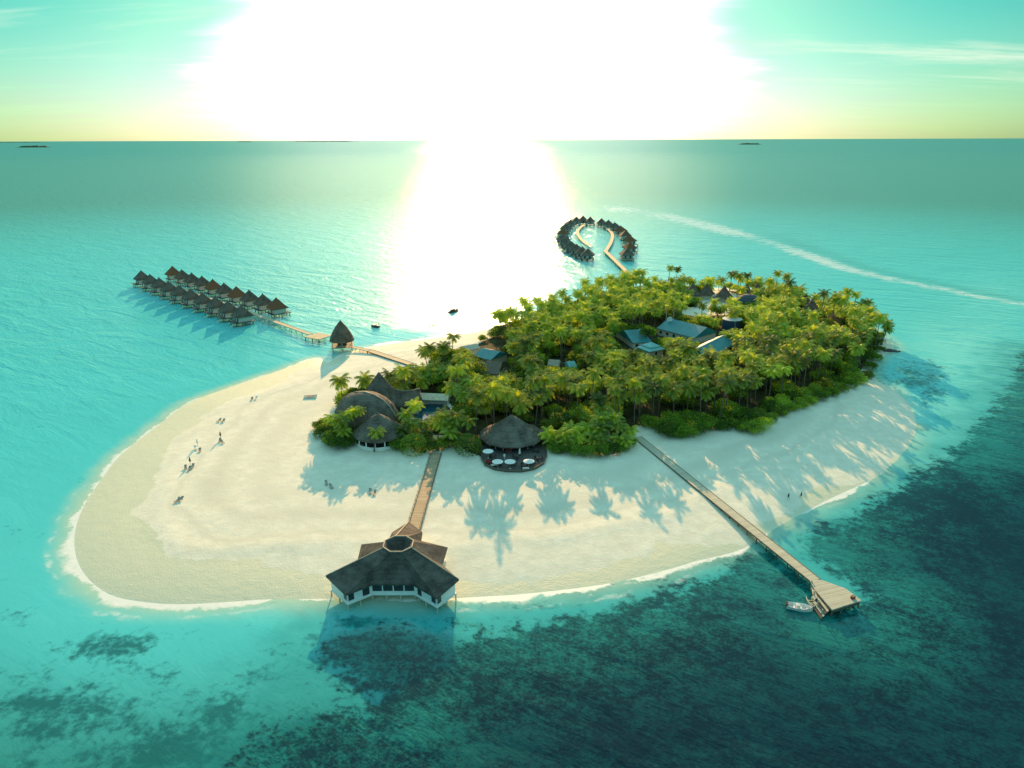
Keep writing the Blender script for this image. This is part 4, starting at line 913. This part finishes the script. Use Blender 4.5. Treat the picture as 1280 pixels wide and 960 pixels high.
shrubs([(458,478,.85),(464,476,.75),(493,478,.9),(501,480,.95),(507,484,.9),(488,476,.8)], 'bright green bush behind the peaked thatched hall', 'bushes behind the halls', LC)
shrubs([(500,552,1.),(507,546,1.1),(528,552,.9),(540,555,.9),(552,551,1.),(570,548,1.),(500,542,1.)], 'green bush under the palms by the boardwalk', 'bushes by the boardwalk', LCD + LC)
shrubs([(692,558,.8),(704,560,.75),(722,562,.8),(737,562,.85),(752,562,.85),(765,560,.8),(778,556,.8),(788,551,.7)], 'low green bush at the foot of the palm clump by the bar', 'bushes under the palm clump', LCD)
shrubs([(703,524,1.2),(716,520,1.2),(730,521,1.1),(690,527,1.1),(742,515,1.1),(696,515,1.1),(757,509,1.1)], 'bright green leafy bush behind the palm clump by the bar', 'bright bushes behind the palm clump', LC)
shrubs([(824,530,1.0),(835,535,1.15),(846,532,1.3),(848,540,.8),(860,534,1.2),(873,530,1.25),(885,526,1.15),(893,528,.9),(812,525,1.0),(840,522,1.3),(858,520,1.3)], 'dark green sprawling bush on the sand right of the jetty foot', 'dark bushes right of the jetty foot', LCD)
shrubs([(931,531,.9),(941,533,.95),(951,527,1.0),(962,519,.95),(975,511,1.),(988,505,1.),(1001,502,.95),(1013,497,.95),(1026,492,1.),(1039,487,.95),(1051,482,.9),(1063,477,.9),(1074,470,.95),(1085,463,.9),(1089,452,.9),(1095,441,.95),(1099,431,.9),(905,529,.9),(916,527,.9),(900,516,1.00),(915,515,1.40),(930,519,0.85),(945,514,1.25),(960,506,1.00),(975,499,1.40),(990,493,0.85),(1005,489,1.25),(1020,483,1.00),(1035,478,1.40),(1050,473,0.85),(1065,467,1.25)], 'dark green bush along the eastern beach edge of the wood', 'bushes edging the eastern beach', LCD + LC)
shrubs([(1098,422,.9),(1088,412,.9),(1078,408,.8),(633,409,.8),(648,403,.9),(662,399,.9),(677,394,1.),(692,388,1.),(708,382,1.),(724,377,1.),(738,370,1.),(752,365,.9),(617,416,.9),(603,421,.8)], 'bush along the northern shore edge of the wood', 'bushes edging the northern shore', LC)
q = at_top(771, 391, 5); tree(q[0], q[1], 6.5, 'flame tree with salmon red blossom among the green crowns', None, LCR[0], .95); placed.append((*q, 2))
# the wood itself
x0, y0 = FOREST.min(0); x1, y1 = FOREST.max(0)
rs = np.random.RandomState(5); CAND = rs.rand(9000, 2) * [x1 - x0, y1 - y0] + [x0, y0]
CD = sdist(CAND[:, 0], CAND[:, 1], FOREST)
PL = []; TL = []
for (x, y), d in zip(CAND, CD):
    if d > -2.2: continue
    z_ = zone(x, y); is_p = R.random() < dict(left=.4, pool=.65, far=.7, glare=.5, bar=.7, east=.82, jetty=.82, yard=.72)[z_]
    tall = 4. if z_ in ('east', 'jetty') else (2. if z_ == 'bar' else 0)
    H = (R.uniform(7.5, 15.0) if d < -6 else R.uniform(7.5 + tall, 12 + tall)) if is_p else (R.uniform(5.5, 9.0) if d < -7 else R.uniform(4., 6.5))
    if z_ == 'far': H = R.uniform(4.5, 8.5) if is_p else R.uniform(3.4, 5.5)
    r_ = (1.75 if is_p else 2.3) * R.uniform(.85, 1.15)
    if not free(x, y, r_): continue
    if blocked(x, y, H, 3.8 if is_p else 3.2):
        H = R.uniform(5.5, 7) if is_p else R.uniform(3.6, 4.6)
        if blocked(x, y, H, 3.8 if is_p else 3.2): continue
    placed.append((x, y, r_)); (PL if is_p else TL).append((x, y, H, z_))
PL.sort(key=lambda q: q[1]); nmore = 297 - tree_n['palm']; SV = []; ST = []
def mesh_arrays(me_):
    v = np.empty(len(me_.vertices) * 3, np.float32); me_.vertices.foreach_get('co', v); tt = np.empty(len(me_.vertices), np.float32); me_.attributes['tone'].data.foreach_get('value', tt); return v.reshape(-1, 3), tt
PA = [mesh_arrays(m_) for m_ in PC]
far_trunks = MB()
for k, (x, y, H, z_) in enumerate(PL):
    if k < nmore:
        palm(x, y, H, f'feathery coconut palm {ZT[z_]}', f'coconut palms {ZT[z_]}', None if R.random() > .15 else PCY[R.randrange(4)], R.uniform(.9, 1.15))
    else:
        v, tt = PA[R.randrange(7)]; a_ = R.uniform(0, 6.28); sc_p = R.uniform(.9, 1.15); c_, s_ = math.cos(a_) * sc_p, math.sin(a_) * sc_p; g_ = gz(x, y); lx, ly = x + R.uniform(-.8, .8), y + R.uniform(-.8, .8)
        SV.append(np.stack([v[:, 0] * c_ - v[:, 1] * s_ + lx, v[:, 0] * s_ + v[:, 1] * c_ + ly, v[:, 2] * sc_p + g_ + H], 1)); ST.append(tt + R.uniform(-.2, .2))
        far_trunks.tube([(x, y, g_ - .3), ((x * 2 + lx) / 3, (y * 2 + ly) / 3, g_ + H * .5), (lx, ly, g_ + H)], [.26, .17, .13], 6)
if SV:
    SV = np.concatenate(SV); me = np_mesh('palm_grove', SV, np.arange(len(SV)).reshape(-1, 4), M['palm']); fattr(me, 'tone', np.concatenate(ST))
    o = tag(link(bpy.data.objects.new('palm_grove', me)), 'mass of more distant coconut palm crowns filling the back of the wood', 'palm grove', kind='stuff')
    far_trunks.build('trunks', M['bark'], o)
TL.sort(key=lambda q: q[1])
for x, y, H, z_ in TL[:297 - tree_n['tree']]:
    tree(x, y, H, f'round crowned leafy tree {ZT[z_]}', f'leafy trees {ZT[z_]}', LCD[R.randrange(4)] if R.random() < .35 else None, R.uniform(1.0, 1.45))
print('PL', len(PL), 'TL', len(TL))
for (x, y), d in zip(CAND[::-1], CD[::-1]):
    if tree_n['shrub'] >= 296: break
    if d > -2.0 or blocked(x, y, 2.5, 3.2) or not free(x, y, .75): continue
    z_ = zone(x, y); placed.append((x, y, 1.9)); shrub(x, y, R.uniform(1.05, 1.55), f'leafy undergrowth bush {ZT[z_]}', f'undergrowth bushes {ZT[z_]}', LC[R.randrange(7)] if R.random() < .6 else None)
print('TREES', tree_n)

# ------------------------------------------------------------------ boats
def hull(L, Wd, D, bow=.55, n=9, stern=.75, z0=-.25):
    RR = []
    for i in range(n):
        t_ = i / (n - 1); hw_ = Wd / 2 * (stern + (1 - stern) * min(1, t_ / .35)) * (1 if t_ < bow else max(.04, math.cos((t_ - bow) / (1 - bow) * math.pi / 2) ** .8)); sh_ = D * (1 + .35 * max(0, t_ - .4) ** 2 * 3); x = L * (t_ - .5)
        RR.append([(x, -hw_, z0 + sh_), (x, -hw_ * .82, z0 + .18 * D), (x, 0, z0), (x, hw_ * .82, z0 + .18 * D), (x, hw_, z0 + sh_), (x, hw_ * .84, z0 + sh_ - .04), (x, hw_ * .66, z0 + .32 * D), (x, -hw_ * .66, z0 + .32 * D), (x, -hw_ * .84, z0 + sh_ - .04)])
    return MB().rings(RR)
a, b_ = P(983, 755, .6), P(1016, 761, .6); mq = (a + b_) / 2; L = np.linalg.norm(b_ - a)
bo = thing('motor_launch', (mq[0], mq[1], 0), math.atan2(b_[1] - a[1], b_[0] - a[0]), 'long white open launch moored bow on to the jetty landing steps', 'boat', None)
hull(L, 2.1, .95).build('hull', M['boat_white'], bo)
for x in (-1.0, .3, 1.4): MB().box((x, 0, .42), (.35, 1.5, .08)).build('thwart', M['boat_white'], bo)
MB().box((-L / 2 + .05, .28, .55), (.45, .36, .85)).build('outboard_motor', M['furniture'], bo); MB().box((-L / 2 + .05, -.38, .55), (.45, .36, .85)).build('outboard_motor', M['furniture'], bo)
MB().box((-.35, 0, .62), (.7, .6, .7)).build('console', M['boat_white'], bo)
a, b_ = P(1012, 746, .5), P(1018, 757, .5); mq = (a + b_) / 2
bo = thing('dinghy', (mq[0], mq[1], 0), math.atan2(*(b_ - a)[:2][::-1]), 'small rounded pale dinghy between the launch and the jetty gangway', 'boat')
hull(np.linalg.norm(b_ - a) + .6, 1.7, .75, .45, 9, .8).build('hull', M['boat_white'], bo)
for x in (-.5, .4): MB().box((x, 0, .3), (.3, 1.2, .07)).build('thwart', M['ridge'], bo)
q = P(567, 389, .5); bo = thing('dhoni', (q[0], q[1], 0), .9, 'dark canopied boat anchored in the blazing sun glare off the beach', 'boat')
hull(7.5, 2.6, 1.1).build('hull', M['boat_dark'], bo); MB().box((-.4, 0, 2.25), (4.6, 2.3, .14)).build('canopy', M['boat_dark'], bo)
for x in (-2.4, 1.6):
    for y in (-.9, .9): MB().tube([(x, y, .5), (x, y, 2.2)], .06, 5).build('canopy_post', M['post'], bo)
MB().box((-.6, 0, 1.2), (2.2, 1.7, 1.4)).build('cabin', M['boat_dark'], bo)
q = P(469, 408, .4); bo = thing('speedboat', (q[0], q[1], 0), 2.6, 'small dark boat with a low canopy moored right of the cone roofed hut', 'boat')
hull(5.2, 2.0, .9).build('hull', M['boat_dark'], bo); MB().box((-.6, 0, 1.9), (2.4, 1.7, .12)).build('canopy', M['boat_dark'], bo)
for x in (-1.6, .4):
    for y in (-.7, .7): MB().tube([(x, y, .4), (x, y, 1.86)], .05, 5).build('canopy_post', M['post'], bo)
MB().box((.9, 0, .75), (.9, 1.3, .55)).build('windscreen', M['window'], bo)
q = P(540, 407, .3); bo = thing('kayak', (q[0], q[1], 0), .4, 'tiny dark kayak afloat in the glitter off the far beach', 'boat'); hull(3.4, .8, .4, .5, 9, .2, -.1).build('hull', M['boat_dark'], bo); MB().box((-.3, 0, .22), (.5, .45, .3)).build('seat', M['furniture'], bo)

# ------------------------------------------------------------------ beach furniture, people, rock
def lounger(px, py, rz, label, mt, grp):
    q = P(px, py, 1.5); z = gz(q[0], q[1]); o = thing('sun_lounger', (q[0], q[1], z), rz, label, 'sun lounger', grp)
    MB().box((-.35, 0, .34), (1.35, .68, .08)).build('bed', M[mt], o); MB().box((.62, 0, .56), (.78, .68, .08), 0, -.62).build('backrest', M[mt], o)
    for x in (-.9, .3):
        for y in (-.28, .28): MB().box((x, y, .15), (.07, .07, .3)).build('leg', M['furniture'], o)
LS = [(232,584.5,'lounger'),(237,586,'lounger'),(241,583,'lounger'),(245,560,'canvas'),(250,563,'lounger'),(275,551,'lounger'),(278,553,'lounger'),(274,526,'lounger'),(279,526.5,'lounger'),(315,499,'lounger'),(320,498,'canvas'),(222,625.5,'lounger'),(226,624.5,'lounger'),(408,605,'lounger'),(414,609,'lounger'),(463,615,'lounger'),(468,617,'lounger'),(926,527,'lounger'),(933,528.5,'lounger'),(935,521,'lounger'),(1040,490,'lounger')]
LW = ['left of the dark trio nearest the lagoon bend','middle of the dark trio nearest the lagoon bend','right of the dark trio nearest the lagoon bend','white one of the pair on the left sand','dark one of the pair on the left sand beside a white one','left of a dark pair in the middle of the left beach','right of a dark pair in the middle of the left beach','left of the dark pair near the far waterline','right of the dark pair near the far waterline','dark one of the topmost pair on the left beach','white one of the topmost pair on the left beach','left of the lowest pair on the left beach','right of the lowest pair on the left beach','left of the pair in the palm shadow before the left bushes','right of the pair in the palm shadow before the left bushes','left of the pair on sunlit sand below the round hut','right of the pair on sunlit sand below the round hut','left of a dark pair by the eastern bushes','right of a dark pair by the eastern bushes','single one tucked at the edge of the eastern bushes','single one in shade at the northern end of the eastern beach']
for i, ((px, py, mt), wh) in enumerate(zip(LS, LW)): lounger(px, py, R.uniform(1.2, 2.4), ('white' if mt == 'canvas' else 'dark') + ' sun lounger, ' + wh, mt, 'sun loungers on the sand')
for px, py, lb in ((238, 580, 'furled dark sunshade planted by the dark lounger trio'), (247, 557, 'furled pale sunshade planted by the white lounger'), (276, 548, 'furled sunshade planted by the middle lounger pair of the left beach')):
    q = P(px, py, 1.5); z = gz(q[0], q[1]); o = thing('sunshade', (q[0], q[1], z), 0, lb, 'sunshade', 'furled sunshades on the left beach'); MB().tube([(0, 0, -.2), (0, 0, 2.5)], .05, 6).build('pole', M['post'], o); MB().lathe([(.26, 1.1), (.3, 1.3), (.18, 2.1), (.04, 2.6)], k=8).build('canopy', M['canvas' if 'pale' in lb else 'furniture'], o)
q = P(388, 496.5, 1.5); o = thing('catamaran', (q[0], q[1], gz(q[0], q[1])), .15, 'white beached catamaran hulls lying on the sand left of the halls', 'boat')
for s in (-1, 1):
    h_ = hull(4.6, .5, .5, .4, 9, .5, 0); h_.v = [(x, y + s * 1.0, z) for x, y, z in h_.v]; h_.build('hull', M['boat_white'], o)
MB().box((-.2, 0, .5), (1.8, 2.0, .07)).build('trampoline', M['furniture'], o)

def person(px, py, heading, label, wear):
    q = P(px, py, 1.0); z = gz(q[0], q[1]); o = thing('person', (q[0], q[1], z), heading, label, 'person')
    V = [(0, 0, .93), (0, 0, 1.15), (0, 0, 1.38), (0, .01, 1.50), (0, .02, 1.58), (0, .03, 1.70)]; Rr = [.13, .115, .13, .055, .075, .095]; Ed = [(0, 1), (1, 2), (2, 3), (3, 4), (4, 5)]
    def add(p, r_, par_): V.append(p); Rr.append(r_); Ed.append((par_, len(V) - 1)); return len(V) - 1
    for s in (-1, 1):
        a1 = add((s * .18, 0, 1.40), .06, 2); a2 = add((s * .23, -s * .10, 1.14), .045, a1); a3 = add((s * .24, -s * .02 + .07, .90), .034, a2); a4 = add((s * .24, -s * .02 + .10, .84), .032, a3)
        for k, (dx, l_) in enumerate(((-.028, .075), (-.009, .09), (.01, .085), (.028, .07))): f1_ = add((s * .24 + dx, .11 - s * .02, .84 - l_ * .5), .009, a4); add((s * .24 + dx, .125 - s * .02, .84 - l_), .008, f1_)
        t1 = add((s * .22, .15 - s * .02, .84), .01, a4)
        l1 = add((s * .10, 0, .86), .085, 0); l2 = add((s * .11, s * .16 + .04, .50), .058, l1); l3 = add((s * .11, s * .26 - .03, .09), .038, l2); add((s * .11, s * .26 + .12, .04), .035, l3)
    me_ = bpy.data.meshes.new('body'); me_.from_pydata(V, Ed, []); me_.materials.append(M['skin']); ob = link(bpy.data.objects.new('body', me_)); ob.parent = o
    sk = ob.modifiers.new('Skin', 'SKIN'); me_.skin_vertices[0].data[0].use_root = True
    for i_, r_ in enumerate(Rr): me_.skin_vertices[0].data[i_].radius = (r_, r_)
    ob.modifiers.new('Subsurf', 'SUBSURF').render_levels = 2
    MB().lathe([(.02, 1.83), (.09, 1.81), (.115, 1.74), (.105, 1.66)], k=10).build('hair', M['hair'], o, True)
    MB().lathe([(.17, 1.0), (.185, .88), (.19, .70)], k=12, sx=1.1, sy=.85).build('shorts', M['cloth_dark'], o, True)
    if wear: MB().lathe([(.15, 1.0), (.165, 1.2), (.19, 1.36), (.10, 1.47)], k=12, sx=1.1, sy=.75).build('shirt', M[wear], o, True)
person(985.5, 622, 2.2, 'person walking the shaded eastern beach, the left of two', 'cloth_dark'); person(1001.5, 620, 2.0, 'person walking the shaded eastern beach, the right of two, in dark clothes', 'cloth_dark')
q = P(1066, 748, 1.78); 
bx_ = thing('cargo_crate', (q[0], q[1], 1.785), .5, 'small red crate lying near the outer edge of the jetty platform', 'crate'); MB().box((0, 0, .25), (.8, .6, .5)).build('box', M['cushion_red'], bx_); MB().box((0, 0, .53), (.86, .66, .06)).build('lid', M['post'], bx_)
q = P(1112, 437.5, .6); m_ = MB(); rk = np.random.RandomState(4)
for (x, y, s) in ((0, 0, 1.6), (2.2, -.3, 1.1), (-2.0, .4, 1.3), (3.9, -.6, .7)): m_.lathe([(s * 1.3, -.5), (s * 1.25, .1), (s * .9, .5 * s), (s * .3, .72 * s)], (x, y), 9, 1.2, .8, x)
tag(m_.build('rock_outcrop', M['stone'], None), 'low dark rocks running out from the eastern point of the island', 'rocks').location = (q[0], q[1], 0)

# ------------------------------------------------------------------ islands on the horizon
m_isl = plain('distant_wood', (.022, .055, .03), .9, .3, .02)
def isle(px, py, wpx, hgt, label, seed):
    q = P(px, py, 0); D = math.hypot(q[0], q[1]); L = wpx * D / FPX; rs = np.random.RandomState(seed); RR = []; n = 40
    for i in range(n + 1):
        t_ = i / n; x = L * (t_ - .5); e_ = max(0.02, math.sin(math.pi * t_)) ** .5; hh_ = hgt * (.35 + .65 * e_) * rs.uniform(.7, 1.1) * (1 if .1 < t_ < .9 else .35); wd_ = max(4, min(150, L * .18) * e_)
        RR.append([(x, -wd_, -2), (x, -wd_ * .8, hh_ * .55), (x, -wd_ * .3, hh_), (x, wd_ * .3, hh_ * .95), (x, wd_ * .8, hh_ * .5), (x, wd_, -2)])
    o = MB().rings(RR).build('distant_island', m_isl); o.location = (q[0], q[1], 0); o.rotation_euler = (0, 0, math.atan2(-q[0], q[1])); tag(o, label, 'island', kind='structure')
isle(42, 184.2, 30, 26, 'small wooded island far off near the left horizon', 1); isle(937, 180.6, 26, 24, 'small wooded island far off under the right horizon', 2)
isle(405, 177.2, 80, 34, 'long low wooded island on the left horizon beside the sun glare', 3); isle(306, 177.4, 18, 30, 'tiny wooded island on the left horizon', 4); isle(15, 178.2, 60, 28, 'low wooded island at the far left end of the horizon', 5)
